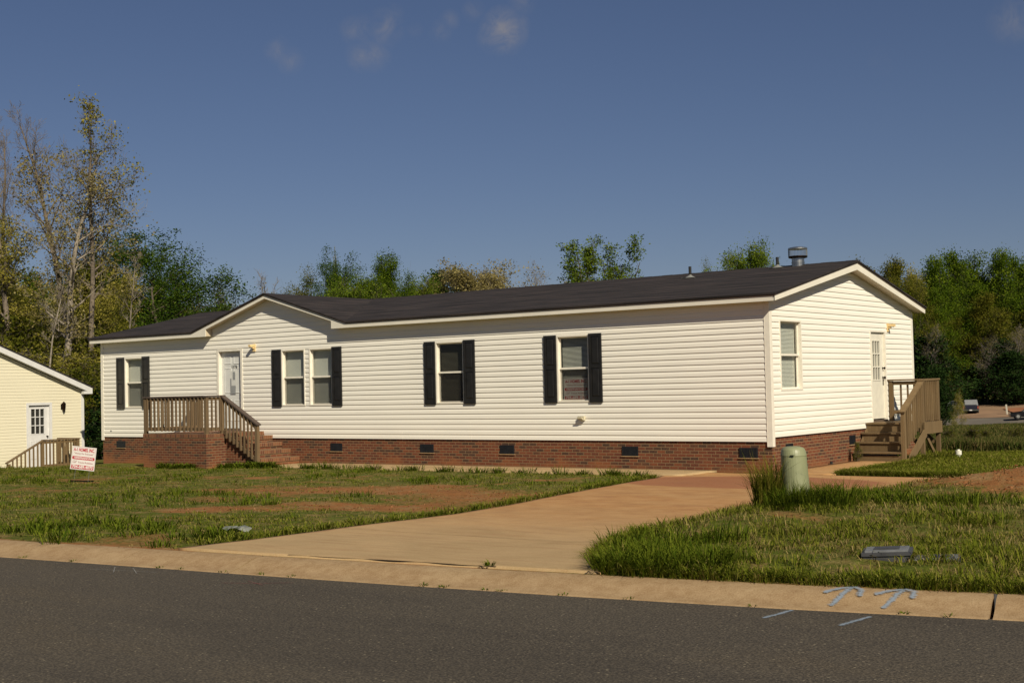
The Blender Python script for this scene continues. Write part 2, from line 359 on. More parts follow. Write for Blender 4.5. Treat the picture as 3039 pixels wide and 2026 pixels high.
M['leaf_dark'] = leaf_mat('dark_evergreen_leaves', [(.2, (.008, .018, .006)), (.6, (.018, .036, .009)), (.9, (.036, .060, .013))], .1)
M['leaf_bright'] = leaf_mat('spring_green_leaves', [(.2, (.07, .115, .010)), (.55, (.130, .185, .018)), (.85, (.20, .24, .03))])
M['leaf_yellow'] = leaf_mat('yellow_green_leaves', [(.2, (.12, .12, .018)), (.55, (.26, .23, .042)), (.85, (.40, .34, .07))])
M['leaf_tan'] = leaf_mat('tan_spring_leaves', [(.2, (.14, .12, .040)), (.55, (.27, .22, .085)), (.85, (.38, .32, .13))])
M['leaf_olive'] = leaf_mat('olive_leaves', [(.2, (.055, .066, .008)), (.55, (.120, .125, .015)), (.85, (.22, .195, .028))])
M['bark'] = simple('brown_bark', (.105, .080, .055), .95, var=.3, scale=3)
M['bark_mid'] = simple('grey_brown_bark', (.17, .135, .10), .95, var=.25, scale=3)
M['bark_pale'] = simple('pale_bark', (.25, .21, .16), .95, var=.25, scale=3)
M['bark_grey'] = simple('grey_twigs', (.20, .17, .145), .95, var=.2, scale=3)
def spray_mat(name, c, cover):
    m_ = bpy.data.materials.new(name); m_.use_nodes = True; t = m_.node_tree; p = t.nodes['Principled BSDF']; p.inputs['Base Color'].default_value = c+(1,); p.inputs['Roughness'].default_value = .9
    f = math_(t, 'ADD', noise(t, 38, 4, .75), math_(t, 'MULTIPLY', attr(t, 'core'), .5)); f = math_(t, 'MULTIPLY', math_(t, 'SUBTRACT', f, 1-cover), 3.0, True); f = math_(t, 'MULTIPLY', f, .85); t.links.new(f, p.inputs['Alpha']); return m_
M['bluepaint'] = spray_mat('blue_spray_paint', (.23, .28, .34), .40)
M['whitechalk'] = spray_mat('faded_white_paint', (.22, .21, .19), .42)
M['redchalk'] = spray_mat('faded_red_paint', (.20, .06, .05), .30)
M['meter'] = simple('meter_box_plastic', (.055, .055, .06), .55, var=.2, scale=10)
M['meterlid'] = simple('meter_box_lid', (.16, .165, .17), .55, var=.15, scale=10)
M['cementpost'] = simple('pale_post', (.55, .52, .42), .7)
# ------------------------------------------------------------------ mesh helpers
def link(name, me, mat, parent=None, smooth=False):
    o = bpy.data.objects.new(name, me); COL.objects.link(o)
    if mat is not None:
        for mm in (mat if isinstance(mat, (list, tuple)) else [mat]): me.materials.append(mm)
    if smooth: me.polygons.foreach_set('use_smooth', [True]*len(me.polygons))
    if parent is not None: o.parent = parent
    return o
def big_mesh(name, V, F, attrs=None):
    """V (n,3), F (m,k) with one polygon size"""
    me = bpy.data.meshes.new(name); V = np.asarray(V, np.float32); F = np.asarray(F, np.int32)
    me.vertices.add(len(V)); me.vertices.foreach_set('co', V.ravel())
    me.loops.add(F.size); me.loops.foreach_set('vertex_index', F.ravel())
    me.polygons.add(len(F)); k = F.shape[1]
    me.polygons.foreach_set('loop_start', np.arange(0, F.size, k, dtype=np.int32)); me.polygons.foreach_set('loop_total', np.full(len(F), k, np.int32))
    me.update(calc_edges=True)
    for n, a in (attrs or {}).items():
        at = me.attributes.new(n, 'FLOAT', 'POINT'); at.data.foreach_set('value', np.asarray(a, np.float32))
    return me
class MB:
    """collects polygons (with optional metre UVs) for ONE mesh object"""
    def __init__(s): s.v = []; s.f = []; s.uv = []; s.mi = []
    def poly(s, pts, uv=None, mi=0):
        b = len(s.v); s.v += [tuple(p) for p in pts]; s.f.append(tuple(range(b, b+len(pts))))
        if uv is None:
            a = Vector(pts[1])-Vector(pts[0]); c = Vector(pts[-1])-Vector(pts[0]); n = a.cross(c)
            ax = max(range(3), key=lambda i: abs(n[i]))
            if ax == 1: uv = [(p[0], p[2]) for p in pts]
            elif ax == 0: uv = [(p[1]+.1, p[2]) for p in pts]
            else: uv = [(p[0], p[1]) for p in pts]
        s.uv += list(uv); s.mi.append(mi)
    def box(s, x0, x1, y0, y1, z0, z1, mi=0, uvo=None):
        P = [(x, y, z) for z in (z0, z1) for y in (y0, y1) for x in (x0, x1)]
        for q in ((0, 1, 5, 4), (1, 3, 7, 5), (3, 2, 6, 7), (2, 0, 4, 6), (4, 5, 7, 6), (2, 3, 1, 0)):
            pts = [P[i] for i in q]; uv = None
            if uvo is not None:
                n = (Vector(pts[1])-Vector(pts[0])).cross(Vector(pts[2])-Vector(pts[0])); ax = max(range(3), key=lambda i: abs(n[i]))
                if ax == 1: uv = [(p[0], p[2]-z1) for p in pts]
                elif ax == 0: uv = [(p[1], p[2]-z1) for p in pts]
                else: uv = [(p[0]*.0+p[1], p[0]) for p in pts]
            s.poly(pts, uv, mi)
        return s
    def prism(s, pts, d, mi=0, uvf=None):
        """pts: polygon, extruded by vector d"""
        d = Vector(d); a = [Vector(p) for p in pts]; b = [p+d for p in a]
        uv = [uvf(p) for p in a] if uvf else None
        s.poly(b, [uvf(p) for p in b] if uvf else None, mi); s.poly(list(reversed(a)), list(reversed(uv)) if uv else None, mi)
        for i in range(len(a)):
            j = (i+1) % len(a); s.poly([a[i], a[j], b[j], b[i]], None, mi)
        return s
    def beam(s, p0, p1, w, h, mi=0, up_=(0, 0, 1)):
        p0 = Vector(p0); p1 = Vector(p1); d = (p1-p0).normalized(); u_ = Vector(up_)
        if abs(d.dot(u_)) > .98: u_ = Vector((0, 1, 0))
        sd = d.cross(u_).normalized(); u2 = sd.cross(d).normalized()
        c = [sd*(w/2)*a+u2*(h/2)*b for a, b in ((-1, -1), (1, -1), (1, 1), (-1, 1))]
        A = [p0+q for q in c]; B = [p1+q for q in c]
        s.poly(list(reversed(A))); s.poly(B)
        for i in range(4):
            j = (i+1) % 4; s.poly([A[i], A[j], B[j], B[i]], None, mi)
        return s
    def tube(s, p0, p1, r0, r1, n=10, mi=0, caps=True):
        p0 = Vector(p0); p1 = Vector(p1); d = (p1-p0).normalized(); u_ = Vector((0, 0, 1)) if abs(d.z) < .9 else Vector((1, 0, 0))
        a = d.cross(u_).normalized(); b = d.cross(a).normalized()
        A = [p0+(a*math.cos(t)+b*math.sin(t))*r0 for t in [2*math.pi*i/n for i in range(n)]]
        B = [p1+(a*math.cos(t)+b*math.sin(t))*r1 for t in [2*math.pi*i/n for i in range(n)]]
        for i in range(n):
            j = (i+1) % n; s.poly([A[i], B[i], B[j], A[j]], None, mi)
        if caps: s.poly(A, None, mi); s.poly(list(reversed(B)), None, mi)
        return s
    def lathe(s, c, prof, n=24, mi=0, sx=1, sy=1):
        for k in range(len(prof)-1):
            (ra, za), (rb, zb) = prof[k], prof[k+1]
            for i in range(n):
                t0 = 2*math.pi*i/n; t1 = 2*math.pi*(i+1)/n
                q = [(c[0]+ra*math.cos(t0)*sx, c[1]+ra*math.sin(t0)*sy, c[2]+za), (c[0]+ra*math.cos(t1)*sx, c[1]+ra*math.sin(t1)*sy, c[2]+za),
                     (c[0]+rb*math.cos(t1)*sx, c[1]+rb*math.sin(t1)*sy, c[2]+zb), (c[0]+rb*math.cos(t0)*sx, c[1]+rb*math.sin(t0)*sy, c[2]+zb)]
                if ra < 1e-5: q = [q[0], q[2], q[3]]
                elif rb < 1e-5: q = [q[0], q[1], q[2]]
                s.poly(q, None, mi)
        return s
    def build(s, name, mat, parent=None, smooth=False, origin=None, weld=False):
        me = bpy.data.meshes.new(name)
        o3 = Vector(origin) if origin is not None else Vector((0, 0, 0))
        me.from_pydata([tuple(Vector(v)-o3) for v in s.v], [], s.f)
        ul = me.uv_layers.new(name='UVMap'); ul.data.foreach_set('uv', [c for p in s.uv for c in p])
        me.polygons.foreach_set('material_index', s.mi)
        if weld:
            import bmesh
            bm = bmesh.new(); bm.from_mesh(me); bmesh.ops.remove_doubles(bm, verts=bm.verts, dist=1e-5); bmesh.ops.recalc_face_normals(bm, faces=bm.faces); bm.to_mesh(me); bm.free()
        me.update()
        o = link(name, me, mat, parent, smooth)
        if origin is not None: o.location = o3
        return o
def tag(o, label=None, cat=None, group=None, kind=None):
    if label: o['label'] = label
    if cat: o['category'] = cat
    if group: o['group'] = group
    if kind: o['kind'] = kind
    return o
def empty(name, loc=(0, 0, 0), label=None, cat=None, group=None):
    o = bpy.data.objects.new(name, None); COL.objects.link(o); o.location = loc; o.empty_display_size = .2
    return tag(o, label, cat, group)
def part(mb, name, mat, root, **k):
    """build with world coordinates and parent under a root that may be moved"""
    o = mb.build(name, mat, None, **k); r = root; p = Vector((0, 0, 0))
    while r is not None: p += r.location; r = r.parent
    o.parent = root; o.location = o.location - p; return o

# ================================================================== THE SETTING
def grid_mesh(name, X, Y, H, attrs=None, mask=None):
    ny, nx = X.shape; V = np.stack([X, Y, H], -1).reshape(-1, 3)
    i = np.arange(ny*nx).reshape(ny, nx); F = np.stack([i[:-1, :-1], i[:-1, 1:], i[1:, 1:], i[1:, :-1]], -1)
    F = F.reshape(-1, 4)
    if mask is not None:
        mk = mask.reshape(-1); F = F[mk[F].all(1)]
    return big_mesh(name, V, F, {k: v.reshape(-1) for k, v in (attrs or {}).items()})
def ell(x, y, cx, cy, rx, ry): return np.exp(-(((x-cx)/rx)**2+((y-cy)/ry)**2)**1.5)
def bare_f(x, y):
    b = .88*ell(x, y, -2.6, -7.6, 4.0, 1.35) + .75*ell(x, y, -.3, -9.6, 2.0, 1.5) + .35*ell(x, y, -8.5, -7.9, 4.5, .8) + .35*ell(x, y, -3.5, -12.3, 2.2, .5) + .35*ell(x, y, -1.5, -13.9, 1.5, .5)
    b = b + 1.0*ell(x, y, 6.0, -4.4, 1.75, 1.9) + 1.0*ell(x, y, 8.2, -5.0, 2.2, 1.9) + .7*ell(x, y, 5.6, -11.3, .6, .35) + .5*ell(x, y, 6.4, -11.6, .5, .5) + .45*ell(x, y, 8.2, -10.0, 1.0, .5)
    b = b + .9*ell(x, y, 4.9, -9.6, .5, .5)
    d = y-kerb_y(x); b = b + .75*np.exp(-(d/.10)**2)
    b = b + .7*sstep(.58, .70, fnoise(x, y, .55, 19))*(y < -2) + .35*sstep(.58, .70, fnoise(x, y, 1.7, 27))
    return np.clip(b, 0, 1)
gx = np.concatenate([[-500, -350, -250, -180, -130, -100, -80], np.arange(-66, -34, 2.0), np.arange(-34, 15, .25), np.arange(16, 40, 3), [50, 70, 100, 150, 250, 500]])
gt = np.concatenate([[-.02], np.arange(.04, 1, .12), np.arange(1, 26, .25), np.arange(27, 60, 1.5), np.arange(62, 200, 4), [230, 280, 350, 450, 600]])
X, T = np.meshgrid(gx, gt); Y = kerb_y(X)+T
ons = (X > drive_l(Y)) & (X < drive_r(Y)) & (Y < 0)
Hh = ground_h(X, Y)
g = link('ground', grid_mesh('ground', X, Y, Hh, {'bare': bare_f(X, Y)}), M['ground'], smooth=True); tag(g, kind='structure')
# road: one sheet from the kerb to the far side behind the camera
rx = np.concatenate([[-500, -200, -100, -60], np.arange(-50, 50, 1.0), [60, 100, 200, 500]]); rtv = np.array([0, 1, 3, 6, 12, 30, 200.])
X, T = np.meshgrid(rx, rtv); Y = edge_y(X)+.02-T
g = link('road', grid_mesh('road', X, Y, np.full_like(X, -.4)), M['asphalt']); tag(g, kind='structure')
# rolled kerb in cast lengths with open joints
prof = [(-.03, -.46), (-.004, -.397), (.04, -.393), (.10, -.385), (.17, -.368), (.24, -.342), (.32, -.316), (.40, -.303), (.47, -.299), (.5, -.302), (.5, -.5)]
def kerb_z(s): return float(np.interp(s, [p[0] for p in prof[:-1]], [p[1] for p in prof[:-1]]))
joints = [-62.]+[1.1-3.05*k for k in range(20, 0, -1)]+[1.1, 2.62, 9.16, 12.2, 15.25, 18.3, 30, 50]
kb = MB()
for a, b in zip(joints[:-1], joints[1:]):
    gap = .014 if abs(b-9.16) < .01 or abs(b-2.62) < .01 else .005
    gap0 = .014 if abs(a-9.16) < .01 or abs(a-2.62) < .01 else .005
    n = max(2, int((b-a)/.3)); xs = np.concatenate([[a+gap0, a+gap0+.012], np.linspace(a+gap0+.05, b-gap-.05, n), [b-gap-.012, b-gap]])
    rows = []
    for x in xs:
        ty = (float(edge_y(x+.1))-float(edge_y(x-.1)))/.2; nn = Vector((-ty, 1, 0)).normalized()
        wob = (float(fnoise(x, 0, 1.3, 4))-.5)*.006
        rows.append([Vector((x, float(edge_y(x)), 0))+nn*s_+Vector((0, 0, z+(wob if s_ > .05 else 0))) for s_, z in prof])
    for r1, r2 in zip(rows[:-1], rows[1:]):
        for k in range(len(prof)-1): kb.poly([r1[k], r2[k], r2[k+1], r1[k+1]])
    kb.poly([q+Vector((.0006, 0, 0)) for q in rows[0]]); kb.poly([q-Vector((.0006, 0, 0)) for q in reversed(rows[-1])])
o = kb.build('kerb', M['kerb'], weld=True, smooth=False); tag(o, kind='structure')
for p_ in o.data.polygons:
    if len(p_.vertices) == 4: p_.use_smooth = True
# driveway and parking pad: raised 2 cm slab draped on the same slope
ts = np.concatenate([np.linspace(0, 1, 61)]); ys = np.concatenate([np.arange(0, 16.2, .1)])
Tt, Ss = np.meshgrid(ts, ys)
Yk = -16.4+Ss
XL = np.interp(Yk, DRL_Y, DRL_X); XR = drive_r(Yk)
Xd = XL+(XR-XL)*Tt
kk = kerb_y(Xd)+.006
Yd = np.where(Yk < -14.8, kk+(Yk+16.4)/1.6*(-14.8-kk), Yk)
XL = drive_l(Yd); XR = drive_r(Yd); Xd = XL+(XR-XL)*Tt
endy = -.12
Yd = np.minimum(Yd, endy)
Hd = drive_h(Xd, Yd)+(fnoise(Xd, Yd, .6, 9)-.5)*.015
stain = np.exp(-((((Xd-.9)/2.6)**2+((Yd+2.9)/2.05)**2))**2.2)*np.where(Xd < 3.4, 1, .6)
red = sstep(-15.2, -8.5, Yd)*.9 + .05
d_ = link('driveway', grid_mesh('driveway', Xd, Yd, Hd, {'stain': stain, 'redness': red, 'edge': np.exp(-np.minimum(Xd-XL, XR-Xd)/.14)}), M['drive'], smooth=True); tag(d_, kind='structure')
sm = d_.modifiers.new('thick', 'SOLIDIFY'); sm.thickness = .09; sm.offset = -1
# walk along the front wall and round the corner to the side steps
def slab(name, x0, x1, y0, y1, redv, dz, kind='structure'):
    xs = np.linspace(x0, x1, max(3, int((x1-x0)/.2))); ys = np.linspace(y0, y1, max(3, int((y1-y0)/.2)))
    X, Y = np.meshgrid(xs, ys); H = base_h(X, Y)+dz
    o = link(name, grid_mesh(name, X, Y, H, {'stain': X*0+.0, 'redness': X*0+redv}), M['drive'], smooth=True)
    md = o.modifiers.new('thick', 'SOLIDIFY'); md.thickness = .12; md.offset = -1; return tag(o, kind=kind)
slab('sidewalk', -13.95, -1.3, -1.5, .015, -.15, .045)
slab('side_walk', .035, 1.35, -.10, 4.1, .75, .028)
# far road, dirt driveway and clay bank seen past the right-hand side of the home
def drape(name, pts, mat, dz, ny=8, nx=8):
    (a, b, c, d) = [np.array(p, float) for p in pts]; u, v = np.meshgrid(np.linspace(0, 1, nx), np.linspace(0, 1, ny))
    X = (a[0]*(1-u)+b[0]*u)*(1-v)+(d[0]*(1-u)+c[0]*u)*v; Y = (a[1]*(1-u)+b[1]*u)*(1-v)+(d[1]*(1-u)+c[1]*u)*v
    return tag(link(name, grid_mesh(name, X, Y, ground_h(X, Y)*0+base_h(X, Y)+dz), mat), kind='structure')
drape('far_road', [(-75, 130), (10, 130), (14, 140), (-75, 140)], M['farroad'], .16, 8, 30)
drape('far_driveway', [(-43.5, 140), (-35.3, 140), (-37.5, 160), (-46.5, 160)], M['fardrive'], .2)
drape('clay_bank', [(-35.3, 140.2), (-20, 140.2), (-22, 154), (-40.5, 150)], M['redbank'], .30)

# ================================================================== THE WHITE HOME
XL_, DEP, SP = -22.57, 8.10, .125
RAKE, EZL, EZU = .268, 2.865, 2.997
GX, GL, GR = -14.87, -17.341, -12.336
OH = .252
home = empty('manufactured_home', (0, 0, 0), 'long white vinyl-sided home on a brick foundation with black shutters and dark roof', 'house')
def course_bands(z0, z1, org, ops):
    k = math.floor((z0-org)/SP+1e-6)
    while org+k*SP < z1-1e-6:
        a = org+k*SP; b = a+SP; cuts = {max(a, z0), min(b, z1)}
        for o in ops:
            for z in (o[2], o[3]):
                if max(a, z0) < z < min(b, z1): cuts.add(z)
        cs = sorted(cuts)
        for p, q in zip(cs[:-1], cs[1:]): yield a, p, q
        k += 1
PROF = [(0, .0155), (.070, .0125), (.088, .004), (.113, .002), (.125, .0015)]
PROF3 = [(0, .0135), (.055, .011), (.070, .010), (.094, .004), (.1, .002)]
def siding(mb, place, lim, z0, z1, org, ops, prof=PROF):
    """lim(z)->(s0,s1); ops: list of (s0,s1,z0,z1); place(s,out,z)->point"""
    pz = [p[0] for p in prof]; po = [p[1] for p in prof]
    for a, p, q in course_bands(z0, z1, org, ops):
        zs = sorted({p, q}|{a+z for z in pz if p < a+z < q})
        blocks = sorted((o[0], o[1]) for o in ops if o[2] <= p+1e-6 and o[3] >= q-1e-6)
        edges = []; cur = None
        for bl in blocks: edges.append((cur, bl[0])); cur = bl[1]
        edges.append((cur, None))
        for (e0, e1) in edges:
            for za, zb in zip(zs[:-1], zs[1:]):
                (la, ra), (lb, rb) = lim(za), lim(zb)
                if e0 is not None: la = lb = e0
                if e1 is not None: ra = rb = e1
                if ra <= la+1e-5 and rb <= lb+1e-5: continue
                if rb < lb: lb = rb = (lb+rb)/2
                oa = np.interp(za-a, pz, po); ob = np.interp(zb-a, pz, po)
                mb.poly([place(la, oa, za), place(ra, oa, za), place(rb, ob, zb), place(lb, ob, zb)])
                if abs(za-a) < 1e-6:
                    mb.poly([place(la, 0, za), place(ra, 0, za), place(ra, oa, za), place(la, oa, za)])
# ---- walls: real lap-siding profile, cut round every opening
WT0, WT1 = .865, 2.388                       # outside of window trim
WIN = [(-21.40, -20.535, 'pale'), (-14.49, -13.585, 'pale'), (-13.418, -12.55, 'pale'), (-8.985, -8.085, 'dark'), (-5.33, -4.435, 'slats')]
DOORF = (-17.153, -16.064, .0, 2.475)
def up_in(a, b, z, e=.03): return (a+e, b-e, z[0]+e, z[1]-e)
ops_f = [up_in(a, b, (WT0, WT1)) for a, b, _ in WIN] + [(DOORF[0]+.03, DOORF[1]-.03, .20, DOORF[3]-.03)]
EWIN = (.454, 1.506, 1.036, 2.518); EDOOR = (5.29, 6.258, .20, 2.40)
ops_e = [(EWIN[0]+.03, EWIN[1]-.03, EWIN[2]+.03, EWIN[3]-.03), (EDOOR[0]+.03, EDOOR[1]-.03, EDOOR[2], EDOOR[3]-.03)]
wb = MB()
siding(wb, lambda s_, o_, z: (s_, -o_, z), lambda z: (XL_, 0.0), 0.0, EZL+.02, 0.0, ops_f)
SLG = .2975                                  # entrance gable slope
def lim_g(z):
    if z <= 3.07: return (GL+.01, GR-.01)
    d = (3.82-z)/SLG; return (GX-d, GX+d)
siding(wb, lambda s_, o_, z: (s_, -o_, z), lim_g, EZL+.02, 3.80, 0.0, [])
SLE = (3.737-2.865)/(DEP/2+OH)               # end gable slope
def lim_e(z):
    if z <= EZL: return (0.0, DEP)
    d = (3.76-z)/SLE; d = min(d, DEP/2); return (DEP/2-d, DEP/2+d)
siding(wb, lambda s_, o_, z: (o_, s_, z), lim_e, 0.087, 3.74, 0.087, ops_e)
siding(wb, lambda s_, o_, z: (XL_-o_, DEP-s_, z), lim_e, 0.0, 3.74, 0.0, [])
siding(wb, lambda s_, o_, z: (XL_-s_*1.0+0, DEP+o_, z), lambda z: (XL_, 0.0), 0.0, 2.9, 0.0, []) if False else None
rb = [(XL_, DEP, 0), (XL_, DEP, 3.0), (0, DEP, 3.0), (0, DEP, 0)]
wb.poly(rb)
sr_ = random.Random(12)
for _ in range(44):                                   # overlaps where one vinyl panel ends on the next
    k = sr_.randrange(0, 11)*2; x_ = sr_.uniform(-21.8, -.8); za, zb = k*SP+.004, (k+2)*SP-.002
    if any(o_[0]-.15 < x_ < o_[1]+.15 and o_[2] < zb and o_[3] > za for o_ in ops_f+[(-22, -20, .8, 2.45), (-15, -12.1, .8, 2.45), (-9.5, -7.6, .8, 2.45), (-5.8, -4, .8, 2.45)]): continue
    for zz in (za, za+SP): wb.prism([(x_, -.0170, zz), (x_+.009, -.0157, zz), (x_+.009, -.0138, zz+.068), (x_, -.0148, zz+.068)], (0, .001, 0))
wb.build('siding_wall', M['siding'], home)
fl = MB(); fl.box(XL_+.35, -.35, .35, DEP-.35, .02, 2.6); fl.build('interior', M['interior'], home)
# corner posts
for nm, bx in (('f', [(-.105, .020, -.020, .0), (0, .020, 0, .10)]), ('r', [(-.0, .020, DEP-.10, DEP+.02)]), ('l', [(XL_-.02, XL_+.105, -.020, 0)])):
    c = MB()
    for x0, x1, y0, y1 in bx: c.box(x0, x1, y0, y1, -.104 if nm != 'r' else .05, 2.90)
    if nm == 'f': c.box(-.100, -.094, -.023, -.018, -.10, 2.89)
    c.build('corner_trim', M['trim'], home)
# ---- foundation with clay staining, header course under the siding
fb = MB(); fb.box(XL_+.01, -.012, .018, DEP-.01, -1.35, .05); fb.box(XL_+.03, -.03, .10, DEP-.06, .05, .10)
fnd = fb.build('brick_foundation', M['brick'], home)
VENT = [(-21.862, -21.454), (-12.686, -12.271), (-9.555, -9.13), (-7.048, -6.634), (-3.635, -3.222), (-.757, -.337)]
for a, b in VENT:
    v = MB(); v.box(a, b, -.002, .03, -.332, -.128)
    for i in range(12):
        x = a+.025+i*(b-a-.05)/11; v.box(x-.007, x+.007, -.010, -.003, -.32, -.140)
    v.box(a, b, -.008, -.0025, -.140, -.126); v.build('crawlspace_vent', M['vent_black'], home)
    v = MB(); v.box(a-.02, b+.02, -.012, .02, -.352, -.333); v.build('vent_sill', M['kerb'], home)
for a, b, z1 in ((.642, .965, -.075), (3.947, 4.266, -.045)):
    v = MB(); v.box(-.02, .008, a, b, z1-.205, z1)
    for i in range(9): v.box(.009, .015, a+.02+i*(b-a-.04)/8-.006, a+.02+i*(b-a-.04)/8+.006, z1-.195, z1-.01)
    v.build('crawlspace_vent', M['vent_black'], home)
    v = MB(); v.box(-.02, .022, a-.02, b+.02, z1-.226, z1-.206); v.build('vent_sill', M['kerb'], home)
# ---- roof
RZ = 3.950; EZ = 3.030; YE = -.290; YR = DEP/2
SR = (RZ-EZ)/(YR-YE); SG = SLG+.001; GW = (RZ-EZ)/SG
x0, x1 = XL_-RAKE-.035, RAKE+.035; TH = Vector((0, 0, -.034))
rb = MB()
def uvm(p): return (p.x, math.hypot(p.y-YE, p.z-EZ))
def uvg(p): return (p.y, math.hypot(p.x-GX, p.z-RZ))
rb.prism([(x0, YE, EZ), (GX-GW, YE, EZ), (GX, YR, RZ), (x0, YR, RZ)], TH, uvf=uvm)
rb.prism([(GX+GW, YE, EZ), (x1, YE, EZ), (x1, YR, RZ), (GX, YR, RZ)], TH, uvf=uvm)
rb.prism([(x0, YR, RZ), (x1, YR, RZ), (x1, DEP-YE, EZ), (x0, DEP-YE, EZ)], TH, uvf=uvm)
rb.prism([(GX-GW, YE, EZ), (GX, YE, RZ), (GX, YR, RZ)], TH, uvf=uvg)
rb.prism([(GX, YE, RZ), (GX+GW, YE, EZ), (GX, YR, RZ)], TH, uvf=uvg)
roof = rb.build('shingle_roof', M['shingle'], home)
rc = MB()
for k in range(76):
    xa = x0+k*.305
    if xa < x1-.3: rc.prism([(xa, YR-.13, RZ-.13*SR+.006), (xa+.30, YR-.13, RZ-.13*SR+.006), (xa+.30, YR, RZ+.010+.004*(k % 2)), (xa, YR, RZ+.010+.004*(k % 2))], (0, 0, -.005), uvf=uvm)
rc.build('ridge_cap', M['shingle'], home)
dr = MB(); yo = -OH-.018
for a, b in (((x0+.01, EZ), (GX-GW, EZ)), ((GX-GW, EZ), (GX, RZ)), ((GX, RZ), (GX+GW, EZ)), ((GX+GW, EZ), (x1-.01, EZ))):
    dr.prism([(a[0], yo, a[1]-.060), (b[0], yo, b[1]-.060), (b[0], yo, b[1]-.0345), (a[0], yo, a[1]-.0345)], (0, .012, 0))
xo = RAKE+.012
for a, b in (((YE+.012, EZ), (YR, RZ)), ((YR, RZ), (DEP-YE-.012, EZ))):
    dr.prism([(xo, a[0], a[1]-.066), (xo, b[0], b[1]-.066), (xo, b[0], b[1]-.0345), (xo, a[0], a[1]-.0345)], (-.012, 0, 0))
dr.build('drip_edge', M['drip'], home)
fa = MB(); FT = EZ-.050
XJL, XJR = GX-GW, GX+GW
seg = [(XL_-RAKE, XJL, EZL, EZL, FT, FT), (XJL, GL, EZL, EZL, FT, FT+SLG*(GL-XJL)), (GL, GX, 3.064, 3.80, FT+SLG*(GL-XJL), 3.80+.107), (GX, GR, 3.80, 3.064, 3.80+.107, FT+SLG*(XJR-GR)), (GR, XJR, EZL, EZL, FT+SLG*(XJR-GR), FT), (XJR, RAKE, EZL, EZL, FT, FT)]
for a, b, l0, l1, u0_, u1 in seg: fa.prism([(a, -OH, l0), (b, -OH, l1), (b, -OH, u1), (a, -OH, u0_)], (0, .02, 0))
fa.build('eave_fascia', M['fascia'], home)
for xx, d in ((RAKE+.002, -.02), (XL_-RAKE-.002, .02)):
    fa = MB(); fa.prism([(xx, -OH, EZL), (xx, YR, 3.737), (xx, YR, 3.737+.170), (xx, -OH, FT+.005)], (d, 0, 0)); fa.prism([(xx, YR, 3.737), (xx, DEP+OH, EZL), (xx, DEP+OH, FT+.005), (xx, YR, 3.737+.170)], (d, 0, 0))
    fa.build('rake_fascia', M['fascia'], home)
# soffits
sf = MB(); y_i = 0.0
sf.prism([(XL_, -OH+.02, EZL+.012), (GL, -OH+.02, EZL+.012), (GL, y_i, EZL+.012), (XL_, y_i, EZL+.012)], (0, 0, .008))
sf.prism([(GR, -OH+.02, EZL+.012), (0, -OH+.02, EZL+.012), (0, y_i, EZL+.012), (GR, y_i, EZL+.012)], (0, 0, .008))
sf.prism([(GL, -OH+.02, 3.064+.012), (GX, -OH+.02, 3.812), (GX, y_i, 3.812), (GL, y_i, 3.076)], (0, 0, .008))
sf.prism([(GX, -OH+.02, 3.812), (GR, -OH+.02, 3.076), (GR, y_i, 3.076), (GX, y_i, 3.812)], (0, 0, .008))
for xx in (GL, GR): sf.prism([(xx, -OH+.02, EZL+.02), (xx, 0, EZL+.02), (xx, 0, 3.08), (xx, -OH+.02, 3.08)], (.012 if xx == GR else -.012, 0, 0))
for xa, xb in ((0.0, RAKE-.018), (XL_-RAKE+.018, XL_)):
    sf.prism([(xa, -OH+.02, EZL+.016), (xb, -OH+.02, EZL+.016), (xb, YR, 3.755), (xa, YR, 3.755)], (0, 0, .008))
    sf.prism([(xa, YR, 3.755), (xb, YR, 3.755), (xb, DEP+OH-.02, EZL+.016), (xa, DEP+OH-.02, EZL+.016)], (0, 0, .008))
sf.build('soffit', M['soffit'], home)
